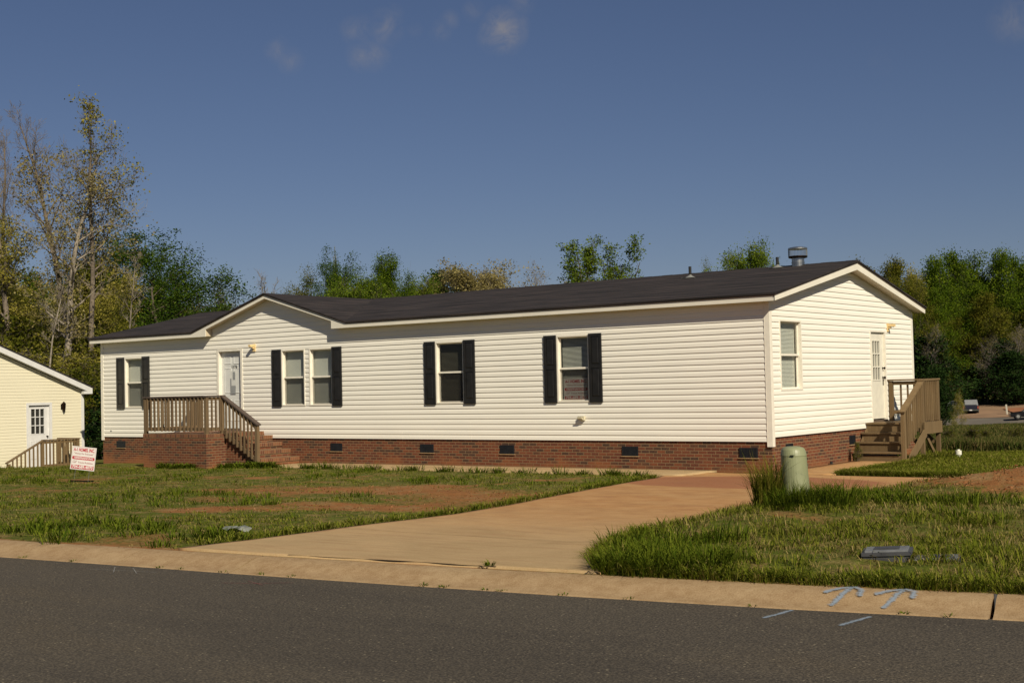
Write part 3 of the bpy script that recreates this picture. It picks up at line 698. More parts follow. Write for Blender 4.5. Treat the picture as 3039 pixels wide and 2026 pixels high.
# ---- windows
def window(a, b, z0, z1, kind, place, flip=False):
    """place(s, depth_in, z); frame > trim ring, jambs, sash, panes, screen, blind"""
    def bx(mb, s0, s1, d0, d1, za, zb):
        P = [place(s_, d_, z) for z in (za, zb) for d_ in (d0, d1) for s_ in (s0, s1)]
        for q in ((0, 1, 5, 4), (1, 3, 7, 5), (3, 2, 6, 7), (2, 0, 4, 6), (4, 5, 7, 6), (2, 3, 1, 0)): mb.poly([P[i] for i in q])
    w = .036; zm = (z0+z1)/2+.008; D = .085
    f = MB()
    bx(f, a, a+w, -.022, D+.03, z0, z1); bx(f, b-w, b, -.022, D+.03, z0, z1)
    bx(f, a+w, b-w, -.022, D+.03, z1-w, z1); bx(f, a+w, b-w, -.022, D+.03, z0, z0+w)
    fr = f.build('window', M['trim'], home)
    s_ = MB(); i0, i1 = a+w, b-w; q = .028
    for za, zb, dd in ((zm+.022, z1-w, D-.03), (z0+w, zm-.022, D-.005)):
        bx(s_, i0, i0+q, dd, dd+.02, za, zb); bx(s_, i1-q, i1, dd, dd+.02, za, zb)
    bx(s_, i0, i1, D-.05, D+.02, zm-.022, zm+.022)
    bx(s_, i0+q, i1-q, D-.03, D-.01, z1-w-q, z1-w); bx(s_, i0+q, i1-q, D-.005, D+.015, z0+w, z0+w+q)
    part(s_, 'sash', M['trim'], fr)
    for za, zb, dd in ((zm+.022, z1-w-q, D-.022), (z0+w+q, zm-.022, D+.002)):
        p = MB(); p.poly([place(i0+q, dd, za), place(i1-q, dd, za), place(i1-q, dd, zb), place(i0+q, dd, zb)]); part(p, 'pane', M['glass'], fr)
    sc = MB(); dd = D-.028; sc.poly([place(i0+.012, dd, z0+w+.01), place(i1-.012, dd, z0+w+.01), place(i1-.012, dd, zm-.02), place(i0+.012, dd, zm-.02)]); part(sc, 'screen', M['screen'], fr) if kind != 'end' else None
    bl = MB(); pt = .028; z = z0+w+.01
    tilt = {'pale': 1.15, 'slats': .55, 'dark': .35, 'end': .9}[kind]
    while z < z1-w:
        dz = .5*pt*math.sin(tilt)*1.1; dy = .5*pt*math.cos(tilt)
        bl.poly([place(i0+.02, D+.06-dy, z-dz), place(i1-.02, D+.06-dy, z-dz), place(i1-.02, D+.06+dy, z+dz), place(i0+.02, D+.06+dy, z+dz)]); z += pt
    bx(bl, i0+.015, i1-.015, D+.045, D+.075, z1-w-.035, z1-w)
    part(bl, 'blind', M['blind_dark'] if kind == 'dark' else M['blind'], fr)
    bk = MB(); d2 = .14 if kind in ('pale', 'end') else .17  # back panel added behind the blind to close off the view in
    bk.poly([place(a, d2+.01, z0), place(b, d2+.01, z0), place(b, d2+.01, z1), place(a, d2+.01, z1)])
    part(bk, 'window_backing', M['blind'] if kind in ('pale', 'end') else M['interior'], fr)
    return fr
PF = lambda s_, d_, z: (s_, d_, z)
PE = lambda s_, d_, z: (-d_, s_, z)
for a, b, k in WIN: window(a, b, WT0, WT1, k, PF)
window(EWIN[0], EWIN[1], EWIN[2], EWIN[3], 'end', PE)
# ---- shutters: raised two-panel
SH = [(-21.77, -21.404), (-20.531, -20.185), (-14.844, -14.494), (-12.546, -12.20), (-9.335, -8.989), (-8.081, -7.73), (-5.676, -5.334), (-4.431, -4.089)]
SZ = [.851, 2.401]
for a, b in SH:
    s_ = MB(); z0, z1 = SZ; zc = z0+(z1-z0)*.525; y0, y1 = -.050, -.017; r = .062
    s_.box(a, b, -.034, y1, z0, z1)                                    # back panel
    s_.box(a, a+r, y0, -.0345, z0, z1); s_.box(b-r, b, y0, -.0345, z0, z1)
    s_.box(a+r, b-r, y0, -.0345, z1-.065, z1); s_.box(a+r, b-r, y0, -.0345, z0, z0+.125); s_.box(a+r, b-r, y0, -.0345, zc-.04, zc+.04)
    for za, zb in ((z0+.125, zc-.04), (zc+.04, z1-.065)):              # raised field with bevelled border
        A = [(a+r+.012, -.0346, za+.012), (b-r-.012, -.0346, za+.012), (b-r-.012, -.0346, zb-.012), (a+r+.012, -.0346, zb-.012)]
        c = .035; B = [(a+r+c, -.046, za+c), (b-r-c, -.046, za+c), (b-r-c, -.046, zb-c), (a+r+c, -.046, zb-c)]
        for i in range(4): j = (i+1) % 4; s_.poly([A[i], A[j], B[j], B[i]])
        s_.poly(B)
    s_.build('shutter', M['black_shutter'], home)
# ---- text helper
def text_part(txt, size, mat, parent, mtx, width=None, bold=.0, shear=0, align='CENTER', name='lettering', hs=1.0):
    cu = bpy.data.curves.new('t', 'FONT'); cu.body = txt; cu.size = size; cu.align_x = align; cu.align_y = 'CENTER'; cu.offset = bold; cu.shear = shear; cu.extrude = .0004; cu.resolution_u = 3
    to = bpy.data.objects.new('t', cu); COL.objects.link(to); bpy.context.view_layer.update()
    dg = bpy.context.evaluated_depsgraph_get(); me = bpy.data.meshes.new_from_object(to.evaluated_get(dg)); bpy.data.objects.remove(to)
    co = np.zeros(len(me.vertices)*3); me.vertices.foreach_get('co', co); co = co.reshape(-1, 3)
    w = co[:, 0].max()-co[:, 0].min(); k = (width/w) if width else hs
    co[:, 0] *= k; co = np.c_[co, np.ones(len(co))] @ np.array(mtx).T; me.vertices.foreach_set('co', co[:, :3].ravel()); me.update()
    me.materials.clear(); return link(name, me, mat, parent)
# ---- front door
dx0, dx1, dz0, dz1 = -17.07, -16.148, .262, 2.425; DD = .095
f = MB()
f.box(DOORF[0], dx0, -.024, .13, .20, DOORF[3]); f.box(dx1, DOORF[1], -.024, .13, .20, DOORF[3]); f.box(dx0, dx1, -.024, .13, dz1, DOORF[3])
f.build('door_frame', M['trim'], home)
f = MB(); f.box(dx0, dx1, -.03, .14, .19, dz0); f.build('threshold', M['steel'], home)
f = MB(); f.box(dx0, dx1, DD, DD+.04, dz0+.002, dz1)
W = dx1-dx0
def raised(mb, xa, xb, za, zb, pl):
    A = [pl(xa, 0, za), pl(xb, 0, za), pl(xb, 0, zb), pl(xa, 0, zb)]; c = .014; B = [pl(xa+c, -.012, za+c), pl(xb-c, -.012, za+c), pl(xb-c, -.012, zb-c), pl(xa+c, -.012, zb-c)]
    c2 = .038; C_ = [pl(xa+c2, -.004, za+c2), pl(xb-c2, -.004, za+c2), pl(xb-c2, -.004, zb-c2), pl(xa+c2, -.004, zb-c2)]
    for P_, Q_ in ((A, B), (B, C_)):
        for i in range(4): j = (i+1) % 4; mb.poly([P_[i], P_[j], Q_[j], Q_[i]])
    mb.poly(C_)
for xa, xb in ((dx0+.12, dx0+W/2-.05), (dx0+W/2+.05, dx1-.12)):
    for za, zb in ((dz0+1.80, dz0+2.02), (dz0+.98, dz0+1.70), (dz0+.20, dz0+.80)): raised(f, xa, xb, za, zb, lambda x, d, z: (x, DD-.001+d, z))
door = f.build('front_door', M['door'], home)
h = MB(); h.lathe((0, 0, 0), [(0, -.07), (.025, -.07), (.03, -.05), (.012, -.035), (.012, -.01), (.03, -.008), (.03, 0)], 12)
h.v = [(dx1-.07+x, DD+z, 1.19+y) for x, y, z in h.v]; h.v += []; part(h, 'door_knob', M['brass'], door, smooth=True)
xc = dx0+W*.60
text_part('1176', .115, M['numberink'], door, Matrix(((1, 0, 0, xc), (0, 0, -1, DD-.016), (0, 1, 0, 1.985), (0, 0, 0, 1))), width=.225, bold=.003, name='house_number')
for (xa, xb, za, zb, mt) in ((xc-.13, xc+.06, 1.42, 1.88, 'paper'), (xc-.175, xc+.045, 1.22, 1.455, 'paper2'), (xc-.175, xc-.13, 1.46, 1.66, 'paper2'), (xc-.07, xc+.03, 1.62, 1.84, 'paper2')):
    n_ = MB(); yy = DD-.0175-(.002 if mt == 'paper2' else 0); n_.box(xa, xb, yy, yy+.0015, za, zb); part(n_, 'paper_notice', M[mt], door)
# ---- side door with nine panes
y0, y1, z0, z1 = 5.338, 6.209, .285, 2.352
f = MB()
f.box(-.12, .024, EDOOR[0], y0, EDOOR[2], 2.40); f.box(-.12, .024, y1, EDOOR[1], EDOOR[2], 2.40); f.box(-.12, .024, y0, y1, z1, 2.40)
f.build('door_frame', M['trim'], home)
f = MB(); f.box(-.12, .035, y0, y1, .205, z0-.03); f.build('threshold', M['drip'], home)
f = MB(); GY0, GY1, GZ0, GZ1 = 5.50, 5.985, 1.19, 2.165; dx = -.03
f.box(dx-.04, dx, y0+.002, GY0, z0, z1-.002); f.box(dx-.04, dx, GY1, y1-.002, z0, z1-.002); f.box(dx-.04, dx, GY0, GY1, z0, GZ0); f.box(dx-.04, dx, GY0, GY1, GZ1, z1-.002)
sd = f.build('side_door', M['door2'], home)
g_ = MB()
for i in range(4):
    yy = GY0+.012+i*(GY1-GY0-.024)/3; g_.box(dx-.03, dx+.008, yy-.014, yy+.014, GZ0, GZ1)
    zz = GZ0+.012+i*(GZ1-GZ0-.024)/3
    g_.box(dx-.028, dx+.010, GY0, GY1, zz-.014, zz+.014)
part(g_, 'glazing_bars', M['door2'], sd)
for i in range(3):
    for j in range(3):
        ya = GY0+.026+i*(GY1-GY0-.024)/3; yb = GY0-.002+(i+1)*(GY1-GY0-.024)/3; za = GZ0+.026+j*(GZ1-GZ0-.024)/3; zb = GZ0-.002+(j+1)*(GZ1-GZ0-.024)/3
        p = MB(); p.poly([(dx-.015, ya, za), (dx-.015, yb, za), (dx-.015, yb, zb), (dx-.015, ya, zb)]); part(p, 'pane', M['glass'], sd)
p = MB(); p.poly([(dx-.06, GY0, GZ0), (dx-.06, GY1, GZ0), (dx-.06, GY1, GZ1), (dx-.06, GY0, GZ1)]); part(p, 'dark_backing', M['interior'], sd)  # dark sheet added behind the glass, coloured as the unlit room
p = MB(); p.box(dx-.058, dx-.05, GY0+.17, GY0+.32, GZ0+.32, GZ0+.63); part(p, 'paper_notice', M['blind'], sd)
for zz, rr in ((1.49, .028), (1.26, .035)):
    h = MB(); h.lathe((0, 0, 0), [(0, .07), (rr, .065), (rr*1.1, .045), (.014, .03), (.014, .01), (rr, .008), (rr, 0)], 12)
    h.v = [(dx+z, 6.135+x, zz+y) for x, y, z in h.v]; part(h, 'door_knob' if zz < 1.4 else 'deadbolt', M['brass'], sd, smooth=True)
h = MB(); h.box(dx+.001, dx+.012, 6.115, 6.155, 1.08, 1.22); part(h, 'lock_plate', M['brass'], sd)
# ---- lamps and vents on the walls
def lamp(pl):
    b = MB()
    def bx(mb, s0, s1, d0, d1, za, zb):
        P = [pl(s_, d_, z) for z in (za, zb) for d_ in (d0, d1) for s_ in (s0, s1)]
        for q in ((0, 1, 5, 4), (1, 3, 7, 5), (3, 2, 6, 7), (2, 0, 4, 6), (4, 5, 7, 6), (2, 3, 1, 0)): mb.poly([P[i] for i in q])
    bx(b, -.055, .055, -.04, -.016, -.10, .10); bx(b, -.045, .045, -.20, -.041, .025, .085); bx(b, -.03, .03, -.10, -.041, -.02, .024)
    pt_ = b.build('porch_light', M['cream_lamp'], home)
    j = MB(); j2 = MB(); bx(j2, -.03, .03, -.17, -.11, .008, .0245); part(j2, 'lamp_lens', M['white_plastic'], pt_)
lamp(lambda s_, d_, z: (-15.565+s_, d_, 2.485+z)); lamp(lambda s_, d_, z: (-d_, 6.43+s_, 2.475+z))
b = MB(); b.box(-4.735, -4.575, -.085, -.017, .455, .548); b.prism([(-4.72, -.086, .46), (-4.60, -.086, .46), (-4.60, -.14, .50), (-4.72, -.14, .50)], (0, .0, .035)); b.build('dryer_vent', M['beige'], home)
b = MB(); b.box(-22.13, -22.07, -.03, -.017, .17, .20); b.build('wall_tap_plate', M['flash'], home)
def roofz(y): return EZ+(y-YE)*SR
for xx, yy, hh in ((-3.63, 3.25, .27), (-1.62, 3.86, .25)):
    z = roofz(yy); b = MB(); b.lathe((xx, yy, z-.05), [(.13, .045), (.085, .075), (.042, .10), (.037, .115)], 16)
    b.box(xx-.17, xx+.17, yy-.14, yy+.14, z-.012, z-.006)
    fl_ = b.build('pipe_flashing', M['flash'], home, smooth=True)
    b = MB(); b.tube((xx, yy, z-.1), (xx, yy, z+hh), .035, .035, 12); b.build('vent_pipe', M['rubber'], home, smooth=True)
cxx, cyy = -1.16, 4.0; z = RZ
b = MB(); b.tube((cxx, cyy, z-.3), (cxx, cyy, z+.155), .145, .145, 24); b.lathe((cxx, cyy, z), [(.155, .045), (.155, .065)], 24); b.lathe((cxx, cyy, z), [(.152, .005), (.152, .02)], 24)
ch = b.build('furnace_flue', M['steel'], home, smooth=False)
b = MB(); b.lathe((cxx, cyy, z), [(.14, .15), (.215, .165), (.222, .18), (.222, .205), (.15, .18), (.14, .15)], 28); part(b, 'lower_ring', M['brass'], ch)
b = MB(); b.lathe((cxx, cyy, z), [(0, .425), (.12, .420), (.20, .405), (.224, .395), (.224, .365), (.0, .372)], 28); part(b, 'flue_cap', M['steel'], ch, smooth=False)
b = MB()
for i in range(40):
    t = 2*math.pi*i/40; b.box(cxx+.219*math.cos(t)-.0022, cxx+.219*math.cos(t)+.0022, cyy+.219*math.sin(t)-.0022, cyy+.219*math.sin(t)+.0022, z+.2, z+.37)
part(b, 'mesh_guard', M['flash'], ch)
b = MB(); b.lathe((cxx, cyy, z), [(.218, .2), (.218, .37)], 28); part(b, 'cage_sleeve', M['cage'], ch) if 'cage' in M else None

# ================================================================== BRICK PORCH WITH STEPS
porch = empty('brick_porch', (-16.5, -1.0, -.77), 'red brick entrance platform with brick steps going down to the right of the front door', 'porch')
PX0, PX1, PY = -17.87, -15.24, -2.02
b = MB(); b.box(PX0, PX1, PY, -.002, -1.2, .085); part(b, 'platform', M['brick'], porch)
b = MB(); b.box(PX0-.006, PX1+.006, PY-.006, -.003, .086, .187, uvo=1); part(b, 'rowlock_course', M['rowlock'], porch)
E1 = [-15.24, -14.885, -14.52, -14.19, -13.85]; ZT = [.082, -.10, -.28, -.48]
for i in range(4):
    b = MB(); b.box(E1[i]+.0065, E1[i+1]-.02, -1.355+.002*i, -.004-.001*i, -1.1, ZT[i]-.104)
    st_ = part(b, 'brick_step', M['brick'], porch)
    b = MB(); b.box(E1[i]+.0065-(.03 if i else 0), E1[i+1], -1.362-.002*i, -.004-.001*i, ZT[i]-.103, ZT[i], uvo=1); part(b, 'tread', M['rowlock'], st_)
# ---- wooden railing on the porch
rl = empty('wooden_railing', (-16.5, -1.97, .187), 'weathered brown wooden railing round the brick porch, sloping down beside its steps', 'railing')
yF = PY+.06; zT = 1.16
def posts(lst, root, m_='wood'):
    for x, y, za, zb in lst:
        b = MB(); b.box(x-.045, x+.045, y-.045, y+.045, za, zb); part(b, 'post', M[m_], root)
posts([(PX0+.05, yF, .187, zT), (PX0+.05, -.07, .187, zT), (PX1-.045, yF, .187, zT), (PX1-.045, -1.43, .187, zT), (-13.92, -1.43, -.80, .385), (-16.58+.0, yF, .187, zT-.0)][:5], rl)
def rail(root, p0, p1, w, h, name, m_='wood'):
    b = MB(); b.beam(p0, p1, w, h); part(b, name, M[m_], root)
xa, xb = PX0+.05, PX1-.045
rail(rl, (xa-.08, yF, zT+.02), (xb+.07, yF, zT+.02), .14, .038, 'rail_cap', 'wood_dark'); rail(rl, (xa, yF+.07, zT+.021), (xa, 0, zT+.021), .14, .038, 'rail_cap', 'wood_dark')
rail(rl, (xb, yF+.07, zT+.022), (xb, -1.36, zT+.022), .14, .038, 'rail_cap', 'wood_dark')
rail(rl, (xb+.02, -1.43, zT+.022), (-13.84, -1.43, .405), .14, .038, 'rail_cap', 'wood_dark')
for p0, p1 in (((xa+.046, yF, zT-.046), (xb-.046, yF, zT-.046)), ((xa, yF+.046, zT-.046), (xa, -.12, zT-.046)), ((xb, yF+.046, zT-.046), (xb, -1.476, zT-.046)), ((xb+.046, -1.43, zT-.075), (-13.966, -1.43, .345))):
    rail(rl, p0, p1, .038, .089, 'upper_rail')
for p0, p1 in (((xa+.046, yF, .31), (xb-.046, yF, .31)), ((xa, yF+.046, .31), (xa, -.12, .31)), ((xb, yF+.046, .31), (xb, -1.476, .31))):
    rail(rl, p0, p1, .038, .089, 'lower_rail')
rnd = random.Random(3)
def bal(x, y, za, zb, root, m_='wood', w=.019):
    e = rnd.uniform(-.004, .004); b = MB(); b.box(x-w+e, x+w+e, y-w, y+w, za+rnd.uniform(-.012, .004), zb); part(b, 'baluster', M[m_], root)
n = 16
for i in range(n): bal(xa+.12+i*(xb-xa-.24)/(n-1), yF-.039, .262, zT-.001, rl)
for i in range(12): bal(xa-.039, yF+.16+i*.148, .262, zT-.001, rl)
for i in range(3): bal(xb+.039, yF+.15+i*.135, .262, zT-.001, rl)
sl_ = (zT-.405+.02)/(xb+.02+13.84)
for i in range(8):
    x = -15.085+i*.142; zc = zT+.0+(x-xb-.02)*sl_; bal(x, -1.43-.039, max(zc-1.04+.0*i, -.50)+.03, zc-.002, rl)
rail(rl, (xb+.046, -1.43, .235), (-13.966, -1.43, .345-.85), .038, .089, 'lower_rail')

# ================================================================== WOODEN DECK AND STEPS AT THE SIDE DOOR
dk = empty('wooden_deck', (.65, 5.4, -.65), 'small raised wooden deck with railing and wooden steps at the white side door', 'deck')
XO = 1.22; zD = .215
posts([(XO-.03, 4.14, -.85, .47), (XO-.03, 5.33, -.85, 1.16), (XO-.03, 6.38, -.90, 1.18), (.075, 6.38, .216, 1.17)], dk, 'wood2')
for k in range(8):
    y = 4.86+k*.192
    b = MB(); b.box(.026, XO-.08, y, y+.186, .178, zD); part(b, 'deck_board', M['wood2'], dk)
for k, (y, z) in enumerate(((4.57, .0), (4.31, -.205), (4.05, -.42))):
    b = MB(); b.box(.026+.0, XO-.08, y, y+.272, z-.038, z); part(b, 'tread', M['wood2'], dk)
for k, (y, za, zb) in enumerate(((4.89, .002, .172), (4.605, -.203, -.044), (4.345, -.418, -.249))):
    b = MB(); b.box(.026, XO-.08, y, y+.03, za, zb); part(b, 'riser', M['wood2'], dk)
b = MB(); b.box(.03, XO-.08, 4.10, 4.14, -.72, -.50); part(b, 'bottom_board', M['wood2'], dk)
rail(dk, (XO+.035, 5.27, .075), (XO+.035, 6.44, .075), .036, .275, 'rim_joist', 'wood2'); rail(dk, (.03, 6.45, .075), (XO, 6.45, .075), .036, .275, 'rim_joist', 'wood2')
rail(dk, (XO+.034, 5.36, -.02), (XO+.034, 4.17, -.70), .036, .20, 'stringer', 'wood2'); rail(dk, (.05, 4.9, .0), (.05, 4.17, -.60), .036, .20, 'stringer', 'wood2')
rail(dk, (XO-.10, 6.34, -.60), (XO-.10, 5.62, .0), .038, .089, 'brace', 'wood2'); rail(dk, (XO-.12, 5.33, -.30), (.70, 5.33, .10), .038, .089, 'brace', 'wood2'); rail(dk, (XO-.12, 6.38, -.30), (.70, 6.38, .10), .038, .089, 'brace', 'wood2')
for p0, p1 in (((XO-.03, 5.27, 1.178), (XO-.03, 6.43, 1.198)), ((.0, 6.38, 1.19), (XO+.03, 6.38, 1.20)), ((XO-.03, 5.36, 1.17), (XO-.03, 4.06, .47))): rail(dk, p0, p1, .14, .036, 'rail_cap', 'wood2')
for p0, p1 in (((XO-.03, 5.376, 1.11), (XO-.03, 6.334, 1.12)), ((.12, 6.38, 1.12), (XO-.076, 6.38, 1.12)), ((.12, 6.38, .42), (XO-.076, 6.38, .42)), ((XO-.03, 5.376, .34), (XO-.03, 6.334, .34)), ((XO-.03, 5.284, 1.06), (XO-.03, 4.186, .47)), ((XO-.03, 5.284, .30), (XO-.03, 4.186, -.29))): rail(dk, p0, p1, .038, .089, 'cross_rail', 'wood2')
for i in range(8): bal(XO+.012, 5.43+i*.122, .24, 1.16, dk, 'wood2')
for i in range(5): bal(.30+i*.165, 6.42, .36, 1.165, dk, 'wood2')
for i in range(8):
    y = 4.24+i*.132; zc = .47+(y-4.06)*.7/1.3; bal(XO+.012, y, zc-.90, zc-.02, dk, 'wood2')

# ================================================================== CREAM NEIGHBOUR HOUSE
NX = -26.247; NY1 = 1.86; NY0 = -6.5; NG = -1.25
nb = empty('neighbour_house', (NX-8, -2.2, NG), 'pale yellow vinyl-sided house at the left edge with a white trimmed gable', 'house')
NR = (NY0+NY1)/2; NS = .405; NE = 1.40
ndo = (-.28, .66, -1.06, 1.085)
def lim_n(z):
    if z <= NE+.03: return (NY0, NY1)
    d = (NE+.03+(NY1-NR)*NS-z)/NS; d = max(0, min(d, NY1-NR)); return (NR-d, NR+d)
def siding_n(mb, place, lim, z0, z1, ops):
    global SP
    k = SP; SP = .1; siding(mb, place, lim, z0, z1, NG, ops, PROF3); SP = k
w_ = MB(); siding_n(w_, lambda s_, o_, z: (NX+o_, s_, z), lim_n, NG, NE+.02+(NY1-NR)*NS, [(ndo[0]+.05, ndo[1]-.05, -1.2, ndo[3]-.04)])
siding_n(w_, lambda s_, o_, z: (NX-s_, NY0-o_, z), lambda z: (0, 16), NG, NE, [])
w_.poly([(NX, NY1, NG), (NX-16, NY1, NG), (NX-16, NY1, NE+.1), (NX, NY1, NE+.1)]); w_.poly([(NX-16, NY0, NG), (NX-16, NY1, NG), (NX-16, NY1, NE), (NX-16, NR, NE+1.7), (NX-16, NY0, NE)])
part(w_, 'siding_wall', M['ysiding'], nb)
c = MB(); c.box(NX-.0, NX+.022, NY1-.09, NY1+.02, NG, NE+.02); c.box(NX+.0, NX+.022, NY0-.02, NY0+.09, NG, NE); part(c, 'corner_trim', M['wtrim'], nb)
c = MB(); ov = .22; zr = NE+(NY1-NR)*NS+.06; e1 = NY1+ov
for sg in (1, -1):
    ye = NR+sg*(NY1-NR+ov); ze_ = zr-(NY1-NR+ov)*NS
    c.prism([(NX+.20, NR, zr-.02), (NX+.20, ye, ze_-.02), (NX+.20, ye, ze_+.165), (NX+.20, NR, zr+.165)] if sg > 0 else [(NX+.20, ye, ze_-.02), (NX+.20, NR, zr-.02), (NX+.20, NR, zr+.165), (NX+.20, ye, ze_+.165)], (.02, 0, 0))
    c.prism([(NX+.02, NR, zr-.01), (NX+.20, NR, zr-.01), (NX+.20, ye, ze_-.01), (NX+.02, ye, ze_-.01)], (0, 0, .01))
c.box(NX+.024, NX+.217, NY1-.10, e1-.002, zr-(e1-NR)*NS-.035, zr-(e1-NR)*NS+.06)
c.box(NX-16, NX+.20, e1-.02, e1, zr-(e1-NR)*NS-.02, zr-(e1-NR)*NS+.15)
part(c, 'rake_fascia', M['wtrim'], nb)
c = MB()
for sg in (1, -1):
    ye = NR+sg*(NY1-NR+ov+.03); ze_ = zr-(NY1-NR+ov+.03)*NS
    P = [(NX-16.2, NR, zr+.205), (NX+.25, NR, zr+.205), (NX+.25, ye, ze_+.205), (NX-16.2, ye, ze_+.205)]
    c.prism(P if sg < 0 else list(reversed(P)), (0, 0, -.035), uvf=lambda p: (p.x, abs(p.y-NR)*1.08))
part(c, 'shingle_roof', M['shingle'], nb)
c = MB(); a, b, za, zb = ndo; c.box(NX-.10, NX+.026, a, a+.085, -1.2, zb-.085); c.box(NX-.10, NX+.026, b-.085, b, -1.2, zb-.085); c.box(NX-.10, NX+.026, a, b, zb-.085, zb); part(c, 'door_frame', M['wtrim'], nb)
a += .085; b -= .085; zb -= .085; q0, q1, q2, q3 = a+.10, b-.15, .05, .90; dx = NX-.045
c = MB(); c.box(dx-.03, dx, a, q0, -1.1, zb); c.box(dx-.03, dx, q1, b, -1.1, zb); c.box(dx-.03, dx, q0, q1, -1.1, q2); c.box(dx-.03, dx, q0, q1, q3, zb)
for i in range(4):
    yy = q0+.01+i*(q1-q0-.02)/3; c.box(dx-.028, dx+.006, yy-.013, yy+.013, q2+.001, q3-.001); zz = q2+.01+i*(q3-q2-.02)/3; c.box(dx-.027, dx+.008, q0+.001, q1-.001, zz-.013, zz+.013)
for ya, yb in ((a+.08, a+.31), (b-.31, b-.08)): raised(c, ya, yb, -.75, -.15, lambda s_, d_, z: (dx+.001-d_*.8, s_, z))
nd = part(c, 'side_door', M['wtrim'], nb)
for i in range(3):
    for j in range(3):
        ya = q0+.024+i*(q1-q0-.02)/3; yb = q0-.004+(i+1)*(q1-q0-.02)/3; za_ = q2+.024+j*(q3-q2-.02)/3; zb_ = q2-.004+(j+1)*(q3-q2-.02)/3
        p = MB(); p.poly([(dx-.012, ya, za_), (dx-.012, yb, za_), (dx-.012, yb, zb_), (dx-.012, ya, zb_)]); part(p, 'pane', M['glass'], nd)
p = MB(); p.poly([(dx-.029, q0, q2), (dx-.029, q1, q2), (dx-.029, q1, q3), (dx-.029, q0, q3)]); part(p, 'dark_backing', M['interior'], nd)  # added dark sheet paints the darkness of the room behind the panes
h = MB(); h.lathe((0, 0, 0), [(0, .06), (.03, .05), (.012, .02), (.03, 0)], 10); h.v = [(dx+z, b-.07+x, -.03+y) for x, y, z in h.v]; part(h, 'door_knob', M['brass'], nd)
c = MB(); c.tube((NX+.10, 1.05, .84), (NX+.10, 1.05, 1.02), .05, .07, 8); c.tube((NX+.10, 1.05, 1.02), (NX+.10, 1.05, 1.10), .075, .01, 8); c.tube((NX+.10, 1.05, .76), (NX+.10, 1.05, .84), .015, .045, 8); c.box(NX+.02, NX+.10, 1.03, 1.07, .94, .97); c.box(NX+.016, NX+.03, .99, 1.11, .84, 1.02)
part(c, 'wall_lantern', M['brass'], nb)
# its small wooden deck
nk = empty('wooden_deck', (-25.6, 0, NG+.1), 'small grey-brown wooden deck with sloping railing in front of the yellow house', 'deck')
DX = -25.14; zc_ = -.11
posts([(DX, -.42, -1.2, zc_-.02), (DX, .87, -1.2, zc_-.02), (DX, -1.60, -1.3, -.80), (-26.15, .87, -1.0, zc_-.02)], nk, 'wood2')
for p0, p1 in (((DX, -.42, zc_), (DX, .94, zc_)), ((DX, -.38, zc_), (DX, -1.68, -.77)), ((DX, .87, zc_+.002), (-26.2, .87, zc_+.002))): rail(nk, p0, p1, .12, .036, 'rail_cap', 'wood')
for p0, p1 in (((DX, -.37, -.93), (DX, .82, -.93)), ((DX-.05, .87, -.93), (-26.1, .87, -.93)), ((DX, -.46, -.98), (DX, -1.55, -1.30)), ((DX, -.37, zc_-.07), (DX, .82, zc_-.07))): rail(nk, p0, p1, .038, .089, 'cross_rail', 'wood2')
for i in range(9): bal(DX+.04, -.30+i*.128, -.96, zc_-.02, nk, 'wood2')
for i in range(7): bal(DX+.04, -1.48+i*.145, -1.25, -.77+(.20+i*.145)*.5, nk, 'wood2')
for i in range(6): bal(DX-.15-i*.14, .91, -.96, zc_-.02, nk, 'wood2')
c = MB()
for i in range(6): c.box(-26.22, DX+.0, -.44+i*.22, -.235+i*.22, -1.055, -1.02)
part(c, 'deck_board', M['wood2'], nk)

# ================================================================== SIGNS
def sign_face(parent, org, ux, uz, w, h, nrm):
    """all writing of the sales sign, laid out in sign units on its face"""
    def mt(cx, cz, lift):
        o_ = org+ux*(cx*w)+uz*(cz*h)+nrm*lift; return Matrix(((ux.x, uz.x, nrm.x, o_.x), (ux.y, uz.y, nrm.y, o_.y), (ux.z, uz.z, nrm.z, o_.z), (0, 0, 0, 1)))
    def quad(a, b, c, d, lift):
        return [org+ux*(p[0]*w)+uz*(p[1]*h)+nrm*lift for p in ((a, c), (b, c), (b, d), (a, d))]
    q = MB(); q.poly(quad(.045, .955, .045, .20, .0012)); q.build('phone_band', M['signred'], parent)
    q = MB(); n = 10; pts = []
    for i in range(n+1):
        t = math.pi/2+math.pi*i/n; pts.append((.09+.05*math.cos(t), .505+.068*math.sin(t)))
    for i in range(n+1):
        t = -math.pi/2+math.pi*i/n; pts.append((.91+.05*math.cos(t), .505+.068*math.sin(t)))
    q.poly([org+ux*(a*w)+uz*(b*h)+nrm*.0012 for a, b in pts]); q.build('oval_band', M['signred'], parent)
    ln = MB(); e = .012
    for a, b, c, d in ((.03, .97, .965, .972), (.03, .97, .028, .035), (.03, .036, .035, .965), (.964, .97, .035, .965)): ln.poly(quad(a, b, c, d, .0011))
    ln.build('border_line', M['signink'], parent)
    text_part('A-1 HOMES, INC.', h*.19, M['signred'], parent, mt(.5, .855, .0014), width=w*.86, bold=.0035)
    text_part('“Homes For Everyone”', h*.10, M['signink'], parent, mt(.5, .695, .0014), width=w*.80, bold=.0008)
    text_part('100%FINANCING', h*.115, M['signwhite'], parent, mt(.5, .505, .0018), width=w*.78, bold=.0018)
    text_part('Call', h*.15, M['signink'], parent, mt(.14, .33, .0014), width=w*.17, bold=.0005, shear=.5)
    text_part('Travis Robbins', h*.105, M['signink'], parent, mt(.60, .315, .0014), width=w*.62, bold=.0008)
    text_part('704-689-4070', h*.165, M['signwhite'], parent, mt(.5, .1225, .0018), width=w*.85, bold=.003)
